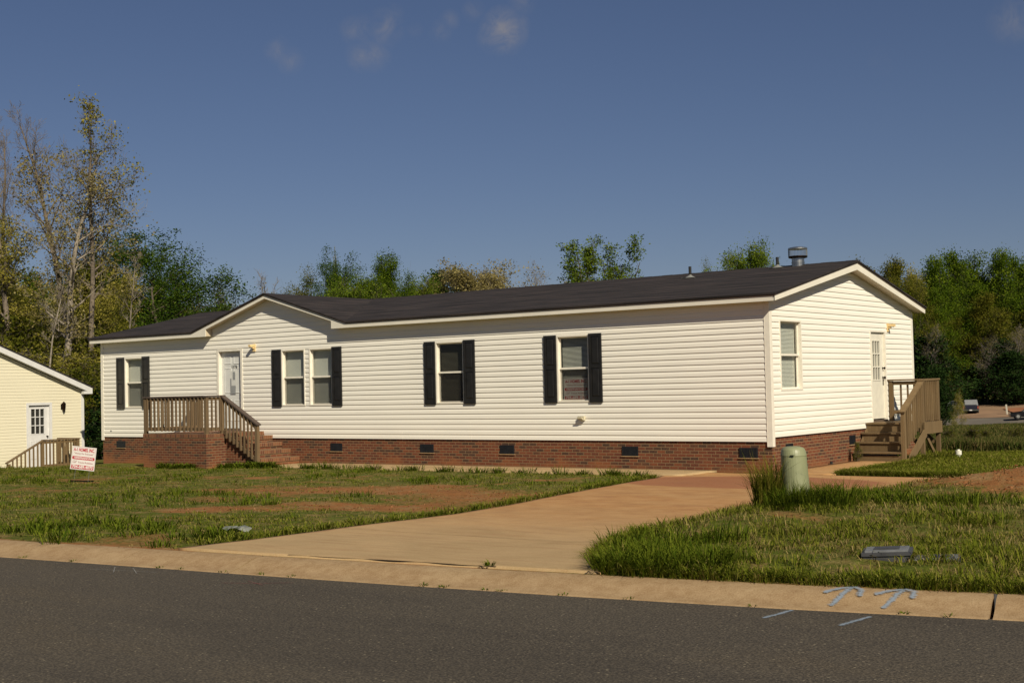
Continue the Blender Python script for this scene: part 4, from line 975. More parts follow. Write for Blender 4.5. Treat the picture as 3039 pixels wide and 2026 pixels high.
def make_sign(name, bl, br, hgt, th, label, tilt=0.0, legs=None):
    bl = Vector(bl); br = Vector(br); ux = (br-bl).normalized(); w = (br-bl).length
    nrm = ux.cross(Vector((0, 0, 1))).normalized(); uz = nrm.cross(ux)*-1
    if uz.z < 0: uz = -uz
    nrm = ux.cross(uz).normalized()
    if nrm.y > 0: nrm = -nrm
    root = empty(name, (0, 0, 0), label, 'sign', 'sales signs')
    b = MB(); P = [bl, br, br+uz*hgt, bl+uz*hgt]; b.prism([p-nrm*th for p in P], nrm*th); pn = b.build('sign_panel', M['signwhite'], root)
    sign_face(pn, bl, ux, uz, w, hgt, nrm)
    if legs:
        for f_ in (.22, .80):
            p0 = bl+ux*(w*f_)-nrm*(th+.005); b = MB(); b.tube(p0+uz*(hgt*.5), p0-uz*legs, .003, .003, 6); b.build('wire_leg', M['flash'], root)
    return root
make_sign('yard_sign', (-11.684, -8.514, -.235), (-11.291, -8.212, -.300), .478, .006, 'white sales sign with red lettering standing tilted on wire legs in the left lawn', legs=.32)
make_sign('window_sign', (-5.235, .100, .905), (-4.545, .100, .905), .500, .004, 'white sales sign with red lettering standing inside the home window')

# ================================================================== SMALL THINGS IN THE YARD
def gh(x, y): return float(ground_h(np.array([x]), np.array([y]))[0])
px_, py_ = 5.30, -10.2; pz = gh(px_, py_)
ped = empty('utility_pedestal', (px_, py_, pz), 'pale green round-topped plastic utility pedestal standing in tall grass beside the driveway', 'utility box')
b = MB(); b.lathe((0, 0, 0), [(.165, -.1), (.163, .10), (.152, .45), (.149, .655), (.152, .66), (.152, .67), (.147, .70), (.138, .735), (.118, .758), (.08, .772), (0, .776)], 32)
b.v = [(px_+x-.055*z, py_+y, pz-.05+z*.97) for x, y, z in b.v]; pb = part(b, 'dome_cover', M['ped'], ped, smooth=True)
b = MB(); b.lathe((0, 0, 0), [(.166, -.1), (.172, .0), (.170, .12), (.164, .125)], 32); b.v = [(px_+x, py_+y, pz+z) for x, y, z in b.v]; part(b, 'base_sleeve', M['ped'], ped, smooth=True)
b = MB(); b.box(px_-.005, px_+.045, py_-.163, py_-.145, pz+.600, pz+.606); part(b, 'hasp_slot', M['rubber'], ped)
def meter_box(x, y, rz, lab, sink=0.0):
    z = gh(x, y)-sink; r = empty('meter_box', (x, y, z), lab, 'meter box', 'meter boxes in the grass'); r.rotation_euler = (0.03, -.05, rz)
    b = MB(); W, L, Hh_ = .135, .185, .075
    b.prism([(-L, -W, -.15), (L, -W, -.15), (L, W, -.15), (-L, W, -.15)], (0, 0, .15+Hh_-.03)); b.box(-L-.012, L+.012, -W-.012, W+.012, Hh_-.029, Hh_-.002); b.build('box_body', M['meter'], r)
    b = MB(); b.box(-L+.015, L-.015, -W+.015, W-.015, Hh_-.001, Hh_+.012); lid = b.build('box_lid', M['meterlid'], r)
    b = MB(); b.box(-.10, .10, -.065, .065, Hh_+.0125, Hh_+.020); b.box(-.09, .09, -.055, .055, Hh_+.0205, Hh_+.022); b.build('reader_flap', M['meter'], lid)
meter_box(7.90, -14.08, .30, 'grey plastic water meter box with its lid showing in the right-hand grass'); meter_box(8.24, -13.90, .25, 'dark meter box half hidden by grass just right of the other meter box', .065)
x, y = 1.78, 6.0; z = gh(x, y); b = MB(); b.tube((x, y, z-.1), (x, y, z+.10), .055, .055, 16); b.tube((x, y, z+.085), (x, y, z+.18), .072, .072, 16); b.tube((x, y, z+.181), (x, y, z+.205), .04, .04, 4)
o = b.build('cleanout_pipe', M['white_plastic'], None, smooth=False, origin=(x, y, z)); tag(o, 'short white capped plastic pipe sticking out of the grass right of the wooden deck', 'pipe')
x, y = .80, -14.9; z = gh(x, y); lt = np.random.RandomState(5); b = MB()
for i in range(5):
    for j in range(4):
        pass
gx_ = [[(x-.16+.08*i+lt.uniform(-.02, .02), y-.10+.07*j+lt.uniform(-.02, .02), z+.05+lt.uniform(0, .07)) for i in range(5)] for j in range(4)]
for j in range(3):
    for i in range(4): b.poly([gx_[j][i], gx_[j][i+1], gx_[j+1][i+1], gx_[j+1][i]])
o = b.build('plastic_scrap', M['litter'], None, origin=(x, y, z)); tag(o, 'crumpled scrap of pale clear plastic lying in the grass near the kerb', 'litter')
x, y = .06, 2.75; b = MB(); b.tube((x, y, -.62), (x, y, -.56), .03, .03, 10); o = b.build('drain_stub', M['rubber'], None, origin=(x, y, -.62)); tag(o, 'small black round stub at the foot of the brick side wall', 'pipe')
# paint marks
def ribbon(pts, w, zf, name, mat, lab, grp):
    b = MB(); rr = random.Random(len(name)+int(abs(pts[0][0])*100)); P = []
    n = 12
    for k in range(len(pts)-1):
        for i in range(n): t = i/n; P.append((pts[k][0]*(1-t)+pts[k+1][0]*t, pts[k][1]*(1-t)+pts[k+1][1]*t))
    P.append(pts[-1]); L = []; Rr = []
    for i, p in enumerate(P):
        a = P[max(0, i-1)]; c = P[min(len(P)-1, i+1)]; d = Vector((c[0]-a[0], c[1]-a[1])).normalized(); nn = Vector((-d.y, d.x)); e = 1 if 0 < i < len(P)-1 else .55
        wl = w*.5*e*rr.uniform(.8, 1.15); wr = w*.5*e*rr.uniform(.8, 1.15)
        L.append((p[0]+nn.x*wl, p[1]+nn.y*wl)); Rr.append((p[0]-nn.x*wr, p[1]-nn.y*wr))
    return L, Rr
def paint(name, strokes, w, zf, mat, lab, grp):
    b = MB(); core = []
    for k_, s_ in enumerate(strokes):
        L, Rr = ribbon(s_, w, zf, name, mat, lab, grp)
        C_ = [((a[0]+c[0])/2, (a[1]+c[1])/2) for a, c in zip(L, Rr)]
        for i in range(len(L)-1):
            for q in ([L[i], C_[i], C_[i+1], L[i+1]], [C_[i], Rr[i], Rr[i+1], C_[i+1]]): b.poly([(a, c, zf(a, c)+.002*k_) for a, c in q]); core.extend([0, 1, 1, 0] if q[0] is L[i] else [1, 0, 0, 1])
    o = b.build(name, mat); at_ = o.data.attributes.new('core', 'FLOAT', 'POINT'); at_.data.foreach_set('value', core); return tag(o, lab, 'paint mark', grp)
zr_ = lambda x, y: -.396
def zk(x, y): return kerb_z(max(0., y-float(edge_y(x))))+.009
paint('paint_stroke', [[(7.83, -16.22), (7.87, -15.83)]], .07, zr_, M['bluepaint'], 'left of the two light blue paint strokes on the asphalt by the kerb', 'blue utility marks')
paint('paint_stroke', [[(8.39, -16.22), (8.44, -15.80)]], .07, zr_, M['bluepaint'], 'right of the two light blue paint strokes on the asphalt by the kerb', 'blue utility marks')
for cx_, cy_, lab in ((8.09, -15.28, 'left of the two light blue spray-painted arrows on the kerb'), (8.45, -15.20, 'right of the two light blue spray-painted arrows on the kerb')):
    paint('paint_arrow', [[(cx_-.02, cy_-.36), (cx_, cy_-.18), (cx_+.01, cy_+.0)], [(cx_-.14, cy_-.19), (cx_-.06, cy_-.07), (cx_+.01, cy_+.0)], [(cx_+.125, cy_-.17), (cx_+.10, cy_-.05), (cx_+.01, cy_)]], .078, zk, M['bluepaint'], lab, 'blue utility marks')
paint('paint_scrawl', [[(1.15, -17.02), (1.75, -16.88), (1.98, -16.84)], [(1.30, -16.80), (1.62, -17.05)], [(1.55, -16.78), (1.9, -17.0)]], .018, zr_, M['whitechalk'], 'faint white scrawled paint mark on the asphalt at the left', 'old survey marks')
paint('paint_smear', [[(3.05, -16.98), (3.35, -16.86), (3.62, -16.66)], [(3.2, -16.80), (3.5, -16.90)]], .03, zr_, M['redchalk'], 'faint red paint smear on the asphalt below the driveway', 'old survey marks')
# crack between driveway and kerb, filled with soil
b = MB(); xs = np.linspace(2.85, 5.1, 40)
for x1_, x2_ in zip(xs[:-1], xs[1:]):
    f1, f2 = [float(kerb_y(v))+.004+.003*math.sin(v*9) for v in (x1_, x2_)]; w1, w2 = [.003+.005*abs(math.sin(v*5.1))*abs(math.sin(v*1.9)) for v in (x1_, x2_)]
    b.poly([(x1_, f1-w1, -.274), (x2_, f2-w2, -.274), (x2_, f2+w2, -.274), (x1_, f1+w1, -.274)])
o = b.build('joint_gap', M['interior']); tag(o, kind='structure')

# ================================================================== VEHICLES FAR DOWN THE ROAD
def tp(x, y, z, rz, pts):
    c, s_ = math.cos(rz), math.sin(rz); return [(x+a*c-b_*s_, y+a*s_+b_*c, z+d) for a, b_, d in pts]
def vbox(root_x, root_y, z, rz, dims, name, mat, root, taper=None):
    a0, a1, b0, b1, c0, c1 = dims; t = taper or (0, 0, 0, 0)
    P = [(a0, b0, c0), (a1, b0, c0), (a1, b1, c0), (a0, b1, c0), (a0+t[0], b0+t[2], c1), (a1-t[1], b0+t[2], c1), (a1-t[1], b1-t[3], c1), (a0+t[0], b1-t[3], c1)]
    P = tp(root_x, root_y, z, rz, P); b = MB()
    for q in ((0, 3, 2, 1), (4, 5, 6, 7), (0, 1, 5, 4), (1, 2, 6, 5), (2, 3, 7, 6), (3, 0, 4, 7)): b.poly([P[i] for i in q])
    return part(b, name, mat, root)
def wheel(rx_, ry_, z, rz, a, b_, r, root, mat_rim='flash'):
    P = tp(rx_, ry_, z, rz, [(a-.11, b_, r), (a+.11, b_, r)]); b = MB(); b.tube(P[0], P[1], r, r, 20); w = part(b, 'wheel', M['rubber'], root)
    P = tp(rx_, ry_, z, rz, [(a-.118, b_, r), (a+.118, b_, r)]); b = MB(); b.tube(P[0], P[1], r*.58, r*.58, 14); part(b, 'rim', M[mat_rim], w)
M['cabgrey'] = simple('pale_grey_cab', (.22, .22, .22), .3)
# pickup seen from behind: x across, y along (front towards +y)
TX, TY = -43.0, 145.0; tz = gh(TX, TY)+.2; trz = .30
tk = empty('parked_pickup', (TX, TY, tz), 'dark pickup truck with pale roof parked on the far dirt drive, seen from behind', 'truck')
vbox(TX, TY, tz, trz, (-.98, .98, -.0, 5.0, .42, 1.08), 'body', M['truckpaint'], tk, (.03, .03, .02, .05))
vbox(TX, TY, tz, trz, (-.88, .88, 1.7, 3.5, 1.081, 1.78), 'cab', M['cabgrey'], tk, (.12, .12, .15, .5))
vbox(TX, TY, tz, trz, (-.74, .74, 1.60, 1.75, 1.15, 1.62), 'rear_window', M['carglass'], tk, (.05, .05, .06, .0))
vbox(TX, TY, tz, trz, (-.74, .74, -.04, -.005, .62, 1.02), 'tailgate', M['truckpaint'], tk)
vbox(TX, TY, tz, trz, (-.95, .95, -.22, -.045, .40, .58), 'bumper', M['chrome'], tk)
vbox(TX, TY, tz, trz, (-.16, .16, -.235, -.221, .43, .56), 'number_plate', M['signwhite'], tk)
for sx_ in (-1, 1): vbox(TX, TY, tz, trz, (min(sx_*.80, sx_*.95), max(sx_*.80, sx_*.95), -.05, -.006, .65, 1.0), 'tail_light', M['tail'], tk)
for a in (-.84, .84):
    for b_ in (.9, 4.1): wheel(TX, TY, tz, trz, a, b_, .38, tk)
# second vehicle, mostly hidden left of the pickup
SX, SY = -46.4, 148.5; sz_ = gh(SX, SY)+.2
sv = empty('parked_sedan', (SX, SY, sz_), 'pale car mostly hidden by bushes just left of the dark pickup', 'car')
vbox(SX, SY, sz_, trz, (-.88, .88, 0, 4.5, .32, .88), 'body', M['flash'], sv, (.05, .05, .06, .1)); vbox(SX, SY, sz_, trz, (-.8, .8, .9, 3.1, .881, 1.38), 'cabin', M['carglass'], sv, (.18, .18, .45, .5)); vbox(SX, SY, sz_, trz, (-.85, .85, -.06, -.001, .36, .55), 'bumper', M['chrome'], sv)
for a in (-.76, .76):
    for b_ in (.8, 3.6): wheel(SX, SY, sz_, trz, a, b_, .31, sv)
# dark car side-on at the right edge; its nose points left (towards -x)
CX_, CY_ = -33.6, 137.2; cz = gh(CX_, CY_)+.18; crz = .42
cr = empty('dark_car', (CX_, CY_, cz), 'low black car cut off by the right edge on the far road', 'car')
c_, s_ = math.cos(crz), math.sin(crz)
def carprism(pts, w0, w1, name, mat):
    b = MB(); A = tp(CX_, CY_, cz, crz, [(a, w0, d) for a, d in pts]); B = tp(CX_, CY_, cz, crz, [(a, w1, d) for a, d in pts]); n = len(A)
    b.poly(A); b.poly(list(reversed(B)))
    for i in range(n): j = (i+1) % n; b.poly([A[j], A[i], B[i], B[j]])
    return part(b, name, mat, cr)
carprism([(-2.2, .30), (2.3, .30), (2.35, .75), (2.2, .92), (1.2, .95), (-.75, .90), (-1.9, .74), (-2.22, .62)], -.88, .88, 'body', M['carblack'])
carprism([(-.75, .901), (1.5, .951), (1.1, 1.32), (.0, 1.36), (-.15, 1.33)], -.74, .74, 'cabin', M['carglass'])
carprism([(-2.26, .56), (-2.2, .56), (-2.15, .66), (-2.21, .66)], -.8, -.45, 'headlight', M['chrome'])
for a in (-1.35, 1.4):
    for b_ in (-.80, .80):
        P = tp(CX_, CY_, cz, crz, [(a, b_-.1, .33), (a, b_+.1, .33)]); b = MB(); b.tube(P[0], P[1], .33, .33, 20); w = part(b, 'wheel', M['rubber'], cr)
        P = tp(CX_, CY_, cz, crz, [(a, b_-.108, .33), (a, b_+.108, .33)]); b = MB(); b.tube(P[0], P[1], .19, .19, 14); part(b, 'rim', M['flash'], w)
for x, y, h_, lab, nm, ct in ((-38.0, 143.5, 1.3, 'short pale leaning marker post on the red clay bank across the far road', 'marker_post', 'post'), (-42.6, 131.0, .75, 'small pale stub post at the near edge of the far road', 'stub_post', 'post')):
    z = gh(x, y)+.1; b = MB(); b.beam((x, y, z-.2), (x-.12, y, z+h_), .16, .16); b.beam((x-.0, y, z+.05), (x+.45, y, z+.12), .1, .1) if h_ > 1 else None
    o = b.build(nm, M['cementpost'], None, origin=(x, y, z)); tag(o, lab, ct)
# thin radio mast beyond the roof
x, y = -172.5, 160.86; z = -5.6; b = MB(); w = .5
for k in range(3):
    t = 2*math.pi*k/3; b.beam((x+w*math.cos(t), y+w*math.sin(t), z), (x+w*.5*math.cos(t), y+w*.5*math.sin(t), 28), .09, .09)
for k in range(22):
    zz = z+k*1.5; f_ = 1-.5*(k/22)
    for q in range(3):
        t0 = 2*math.pi*q/3; t1 = 2*math.pi*(q+1)/3; b.beam((x+w*f_*math.cos(t0), y+w*f_*math.sin(t0), zz), (x+w*f_*math.cos(t1), y+w*f_*math.sin(t1), zz+1.4), .05, .05)
b.beam((x, y, 28), (x, y, 30), .08, .08)
o = b.build('radio_mast', M['flash'], None, origin=(x, y, z)); tag(o, 'thin grey radio mast rising beyond the roof left of centre', 'mast')

# ================================================================== TREES
def tube_np(segs, n=5):
    """segs: list of (p0,p1,r0,r1) -> V,F"""
    S = np.array([list(a)+list(b)+[c, d] for a, b, c, d in segs]); p0, p1, ra, rb = S[:, :3], S[:, 3:6], S[:, 6], S[:, 7]
    d = p1-p0; L = np.linalg.norm(d, axis=1, keepdims=True); d = d/np.maximum(L, 1e-6)
    u = np.where(np.abs(d[:, 2:3]) < .9, [[0, 0, 1.]], [[1., 0, 0]]); a = np.cross(d, u); a /= np.linalg.norm(a, axis=1, keepdims=True); b = np.cross(d, a)
    t = np.arange(n)*2*math.pi/n; c, s_ = np.cos(t), np.sin(t)
    ring = a[:, None, :]*c[None, :, None]+b[:, None, :]*s_[None, :, None]
    V = np.concatenate([p0[:, None]+ring*ra[:, None, None], p1[:, None]+ring*rb[:, None, None]], 1)     # (m,2n,3)
    i = np.arange(n); j = (i+1) % n; f = np.stack([i, j, j+n, i+n], 1)
    F = (f[None]+np.arange(len(S))[:, None, None]*2*n).reshape(-1, 4)
    return V.reshape(-1, 3), F
def leaves_np(P, size, rg, aspect=.6):
    n = len(P); a = rg.normal(size=(n, 3)); a /= np.linalg.norm(a, axis=1, keepdims=True); b = rg.normal(size=(n, 3)); b -= a*(a*b).sum(1, keepdims=True); b /= np.linalg.norm(b, axis=1, keepdims=True)
    s = (size*rg.uniform(.6, 1.3, n))[:, None]
    V = np.stack([P-a*s*.5, P+b*s*.5*aspect, P+a*s*.5, P-b*s*.5*aspect], 1).reshape(-1, 3)
    return V, np.arange(4*n).reshape(-1, 4)
def grow(seed, H, lean=0.0, r0=.17, split=.35, nb=26, blen=.28, up_=.55, levels=3, leafn=14, cr=.35, bare_top=0.0, top_r=.02, twig=True, lowleaf=0.0, forks=1, crook=.25, shape='tall', maxleaf=9000):
    """branching skeleton: trunk polyline, limbs, twigs; returns segments and leaf anchor points"""
    rg = np.random.RandomState(seed); segs = []; anchors = []
    def limb(p, d, L, r, lv):
        n = 4 if lv > 1 else 3; st = L/n; pts = [p]
        for k in range(n):
            d = d+rg.normal(size=3)*crook*.5+np.array([0, 0, .10]); d /= np.linalg.norm(d)
            q = p+d*st; r2 = max(.006, r*(1-.22*(k+1))); segs.append((p, q, r, r2)); p, r = q, r2; pts.append(q)
            if lv < levels and k >= 0:
                for _ in range(2 if lv == 1 else 2):
                    s = rg.normal(size=3); s -= d*(s@d); s /= np.linalg.norm(s)
                    dd = d*.6+s*.75+np.array([0, 0, .15]); dd /= np.linalg.norm(dd); limb(q, dd, L*rg.uniform(.38, .60), r*.55, lv+1)
            if lv >= levels-1: anchors.append((q, lv))
        anchors.append((p, lv))
    stems = []
    for f in range(forks):
        fa_ = f*2.4+.5; fs_ = .17*math.sqrt(f/max(1, forks-1)) if forks > 1 else 0; p = np.array([0., 0, 0]); d = np.array([lean+fs_*math.cos(fa_), fs_*math.sin(fa_), 1.]); d /= np.linalg.norm(d)
        n = 14; st = H/n; r = r0*(1 if f == 0 else .8); tr = [(p, r)]
        for k in range(n):
            d = d+rg.normal(size=3)*np.array([.035, .035, .01])*(1+2*crook*(k/n)); d /= np.linalg.norm(d); q = p+d*st; r2 = r0*(1-(k+1)/n)**.8+top_r; segs.append((p, q, r, r2)); p, r = q, r2; tr.append((p, r))
        stems.append(tr)
    for i in range(nb):
        tr = stems[i % forks]; t = split+(1-split)*(i+rg.uniform(0, 1))/nb; t = min(t, .995); k = t*(len(tr)-1); i0 = int(k); fr = k-i0
        p = tr[i0][0]*(1-fr)+tr[i0+1][0]*fr; r = tr[i0][1]*(1-fr)+tr[i0+1][1]*fr; az = rg.uniform(0, 2*math.pi)
        if shape == 'tall': prof_ = (1-.55*abs(2*(t-split)/(1-split)-.8))
        elif shape == 'round': prof_ = math.sqrt(max(.08, 1-((t-split)/(1-split)*1.38-.58)**2))
        elif shape == 'cone': prof_ = 1.05-(t-split)/(1-split)*.9
        else: prof_ = 1
        d = np.array([math.cos(az), math.sin(az), up_*(.4+1.2*t)]); d /= np.linalg.norm(d)
        limb(p, d, H*blen*prof_*rg.uniform(.7, 1.2), r*.5, 1)
    A = np.array([a for a, lv in anchors]);
    z = A[:, 2]/H
    keep = z < (1-bare_top) if bare_top else np.ones(len(A), bool)
    A = A[keep]
    C = max(1, int(maxleaf/leafn))
    if len(A) > C: A = A[rg.choice(len(A), C, False)]
    n_ = len(A); sc = rg.uniform(.6, 1.35, n_)[:, None, None]
    pts = (A[:, None, :]+rg.normal(size=(n_, leafn, 3))*cr*sc*np.array([1, 1, .75])).reshape(-1, 3)
    cl = np.repeat(rg.rand(n_), leafn)
    return segs, pts, cl, rg
KIND = {}
def make_kind(key, leaf, size, bark, maxleaf=9000, sides=5, **k):
    segs, pts, cl, rg = grow(maxleaf=maxleaf, **k)
    V, F = tube_np(segs, sides); tm = big_mesh(key+'_trunk', V, F); tm.materials.append(M[bark]); tm.polygons.foreach_set('use_smooth', [True]*len(tm.polygons))
    V, F = leaves_np(pts, size, rg); lm = big_mesh(key+'_crown', V, F, {'clump': np.repeat(cl, 4)}); lm.materials.append(M[leaf])
    q = np.array([s_[1] for s_ in segs]); zt_ = max(q[:, 2].max(), 1) if (len(pts) < 3000 or key == 'tallA') else np.percentile(pts[:, 2], 99.3)
    KIND[key] = (tm, lm, k['H'], float(zt_))
NUMT = [0]
def tree(key, name, x, y, ztop, label, group, rot=0.0, wide=1.0, sink=.15, cat='tree', leafname='crown', zbase=None):
    tm, lm, H, ztopm = KIND[key]; z0 = gh(x, y)-sink if zbase is None else zbase; s_ = (ztop-z0)/ztopm
    r = empty(name, (x, y, z0), label, cat, group); r.rotation_euler = (0, 0, rot); r.scale = (s_*wide, s_*wide, s_)
    t = bpy.data.objects.new('trunk', tm); COL.objects.link(t); t.parent = r
    c = bpy.data.objects.new(leafname, lm); COL.objects.link(c); c.parent = r
    return r
# kinds
make_kind('tallA', 'leaf_yellow', .14, 'bark_mid', 5000, seed=11, H=19, r0=.22, split=.36, nb=22, blen=.13, up_=1.3, leafn=14, cr=.26, bare_top=.27, crook=.30)
make_kind('tallB', 'leaf_tan', .14, 'bark_pale', 4600, seed=23, H=16, r0=.22, split=.36, nb=20, blen=.17, up_=.8, leafn=14, cr=.30, crook=.32, bare_top=.05)
make_kind('tallC', 'leaf_tan', .14, 'bark_mid', 2400, seed=37, H=18, r0=.22, split=.45, nb=22, blen=.15, up_=1.2, leafn=14, cr=.24, crook=.32, bare_top=.10)
make_kind('tallD', 'leaf_yellow', .14, 'bark_mid', 3400, seed=43, H=18, r0=.21, split=.46, nb=20, blen=.15, up_=.9, leafn=20, cr=.25, crook=.30)
make_kind('oak1', 'leaf_oak', .17, 'bark', 50000, seed=5, H=16, r0=.30, split=.20, nb=20, blen=.36, up_=.55, leafn=34, cr=.42, shape='round', crook=.35)
make_kind('oak2', 'leaf_dense', .18, 'bark', 50000, seed=8, H=16, r0=.28, split=.15, nb=24, blen=.32, up_=.5, leafn=34, cr=.45, shape='round', crook=.35)
make_kind('oak3', 'leaf_olive', .18, 'bark', 26000, seed=15, H=15, r0=.24, split=.15, nb=24, blen=.30, up_=.6, leafn=28, cr=.42, shape='round', crook=.35)
make_kind('fan', 'leaf_bright', .17, 'bark', 17000, seed=19, H=14, r0=.12, split=.25, nb=34, blen=.22, up_=1.6, leafn=20, cr=.22, forks=5, crook=.2)
make_kind('yel', 'leaf_tan', .18, 'bark_pale', 36000, seed=29, H=15, r0=.24, split=.25, nb=24, blen=.32, up_=.5, leafn=24, cr=.40, shape='round', crook=.3)
make_kind('bright', 'leaf_bright', .17, 'bark', 56000, seed=33, H=12, r0=.2, split=.10, nb=28, blen=.36, up_=.45, leafn=32, cr=.45, shape='round', crook=.3)
make_kind('dome_green', 'leaf_bright', .17, 'bark', 26000, seed=91, H=14, r0=.2, split=.50, nb=44, blen=.19, up_=.35, leafn=26, cr=.34, shape='round', crook=.3)
make_kind('dome_tan', 'leaf_tan', .17, 'bark_pale', 24000, seed=93, H=14, r0=.2, split=.50, nb=44, blen=.20, up_=.35, leafn=24, cr=.34, shape='round', crook=.3)
make_kind('dense', 'leaf_dense', .34, 'bark', 30000, seed=51, H=20, r0=.30, split=.06, nb=36, blen=.27, up_=.45, leafn=40, cr=.75, shape='round', crook=.35)
make_kind('dense2', 'leaf_olive', .32, 'bark', 22000, seed=57, H=20, r0=.28, split=.06, nb=34, blen=.25, up_=.5, leafn=34, cr=.68, shape='tall', crook=.35)
make_kind('dense3', 'leaf_yellow', .22, 'bark', 18000, seed=59, H=16, r0=.22, split=.05, nb=34, blen=.26, up_=.5, leafn=26, cr=.50, shape='tall', crook=.35)
make_kind('greyish', 'leaf_tan', .18, 'bark_grey', 900, seed=61, H=14, r0=.13, split=.22, nb=34, blen=.22, up_=1.2, leafn=3, cr=.3, crook=.3, sides=4)
make_kind('bare', 'leaf_tan', .12, 'bark_grey', 60, seed=67, H=10, r0=.06, split=.30, nb=12, blen=.22, up_=1.3, leafn=2, cr=.2, crook=.35, sides=4)
make_kind('pine', 'leaf_dark', .30, 'bark', 14000, seed=71, H=18, r0=.22, split=.30, nb=30, blen=.20, up_=.25, leafn=30, cr=.42, shape='cone', crook=.2)
make_kind('ever', 'leaf_dark', .26, 'bark', 24000, seed=73, H=9, r0=.18, split=.02, nb=40, blen=.36, up_=.4, leafn=30, cr=.42, shape='cone', crook=.25)
make_kind('bush', 'leaf_olive', .13, 'bark', 12000, seed=77, H=4, r0=.06, split=.03, nb=26, blen=.42, up_=.7, leafn=24, cr=.22, shape='round', crook=.3)
make_kind('bushy', 'leaf_yellow', .12, 'bark_pale', 11000, seed=79, H=5, r0=.06, split=.03, nb=28, blen=.40, up_=.7, leafn=22, cr=.24, shape='round', crook=.3)
make_kind('scrub', 'leaf_olive', .05, 'bark', 6000, seed=83, H=1.3, r0=.02, split=.02, nb=20, blen=.45, up_=.7, leafn=18, cr=.08, shape='round', crook=.3, sides=4)
make_kind('pole', 'leaf_olive', .10, 'bark_pale', 200, seed=87, H=13, r0=.085, split=.62, nb=12, blen=.10, up_=.8, leafn=6, cr=.2, crook=.3, sides=5)
def at(u, d):
    """ground position seen at photo column u (of 3039) and distance d from the camera"""
    v = Vector(CAM_P)+(fw+rt*((u-1519.5)/3881.2))*d; return v.x, v.y
def zt(v, u, d): return (Vector(CAM_P)+(fw+rt*((u-1519.5)/3881.2)-up*((v-1013)/3881.2))*d).z
def tr(key, name, u, v, d, label, group, rot=0., wide=1., cat='tree', **k):
    x, y = at(u, d); return tree(key, name, round(x, 2), round(y, 2), zt(v, u, d), label, group, rot, wide, cat=cat, **k)
G1 = 'tall thin trees behind the yellow house'; G2 = 'trees showing over the roof'; G3 = 'woodland trees right of the home'; G4 = 'woodland filling the left background'
tr('tallA', 'tall_tree', 42, 300, 72, 'tall thin tree with bare top twigs and yellowish leaves, leftmost behind the yellow house', G1, .4)
tr('tallB', 'tall_tree', 172, 500, 66, 'shorter slender tree with pale trunk and grey-yellow leaves between its two taller neighbours', G1, 1.2, 1.15)
tr('tallC', 'tall_tree', 232, 318, 70, 'tall slim tree with dark bare crooked top branches, third from the left edge', G1, 2.2, 1.0)
tr('tallD', 'tall_tree', 272, 325, 68, 'tall slim leafy tree just left of the white home, nearest its eave', G1, 3.5, 1.0)
tr('tallA', 'tall_tree', -8, 345, 76, 'tall thin tree with upright bare twigs cut by the left edge', G1, 3.0, .9)
tr('pole', 'thin_tree', 368, 745, 75, 'thin pale-stemmed young tree rising just above the left end of the dark roof', G1, .5)
tr('pole', 'thin_tree', 155, 1010-220, 62, 'thin pale leaning stem directly above the yellow gable', G1, 2.5)
tr('oak1', 'oak_tree', 512, 680, 92, 'large dark green spreading tree above the left roof with open sky gaps', None, .3, 1.45)
tr('oak1', 'green_tree', 352, 752, 98, 'dark green tree left of the large spreading tree', G4, 2.1, .8)
tr('oak1', 'green_tree', 420, 775, 104, 'dark green tree between the thin pale stem and the large spreading tree', G4, 4.0, .8)
tr('oak3', 'low_tree', 640, 862, 112, 'low olive tree just left of the entrance gable peak', G4, 1.0, 1.0)
tr('oak3', 'low_tree', 560, 890, 108, 'low olive tree under the right side of the large spreading tree', G4, 3.0, 1.0)
for i, (u, v, d, k, w) in enumerate([(20, 825, 84, 'oak3', 1.0), (120, 835, 88, 'dense3', 1.0), (225, 800, 90, 'dense2', .9), (310, 815, 86, 'dense3', .9), (-60, 815, 90, 'dense2', 1.), (70, 880, 78, 'dense3', 1.), (175, 905, 80, 'oak3', 1.), (270, 870, 78, 'dense3', .9), (340, 900, 82, 'oak3', .9),
        (10, 830, 104, 'dense', 1.), (150, 820, 106, 'dense', 1.), (290, 815, 108, 'dense', 1.), (430, 860, 100, 'dense', 1.), (500, 900, 110, 'dense', 1.), (600, 930, 116, 'dense', 1.)]):
    tr(k, 'woodland_tree', u, v, d, 'tree in the dense yellow-green woodland filling the background behind the yellow house', G4, i*1.7, w)
for i, (u, v, d, k) in enumerate([(15, 1050, 66, 'bushy'), (105, 1010, 68, 'bush'), (205, 1030, 64, 'bushy'), (262, 1080, 62, 'bush'), (300, 1010, 68, 'bushy'), (250, 1180, 60, 'bush'), (300, 1160, 58, 'ever'), (330, 980, 70, 'bush'), (-40, 1040, 66, 'bush'), (155, 960, 72, 'bush'), (60, 940, 72, 'bush'), (228, 1120, 58, 'bush'), (285, 1120, 60, 'bush')]):
    tr(k, 'woodland_shrub', u, v, d, 'leafy undergrowth shrub in the gap behind the yellow house and the white home', 'undergrowth at the left', i*2.3, 1.5, cat='shrub')
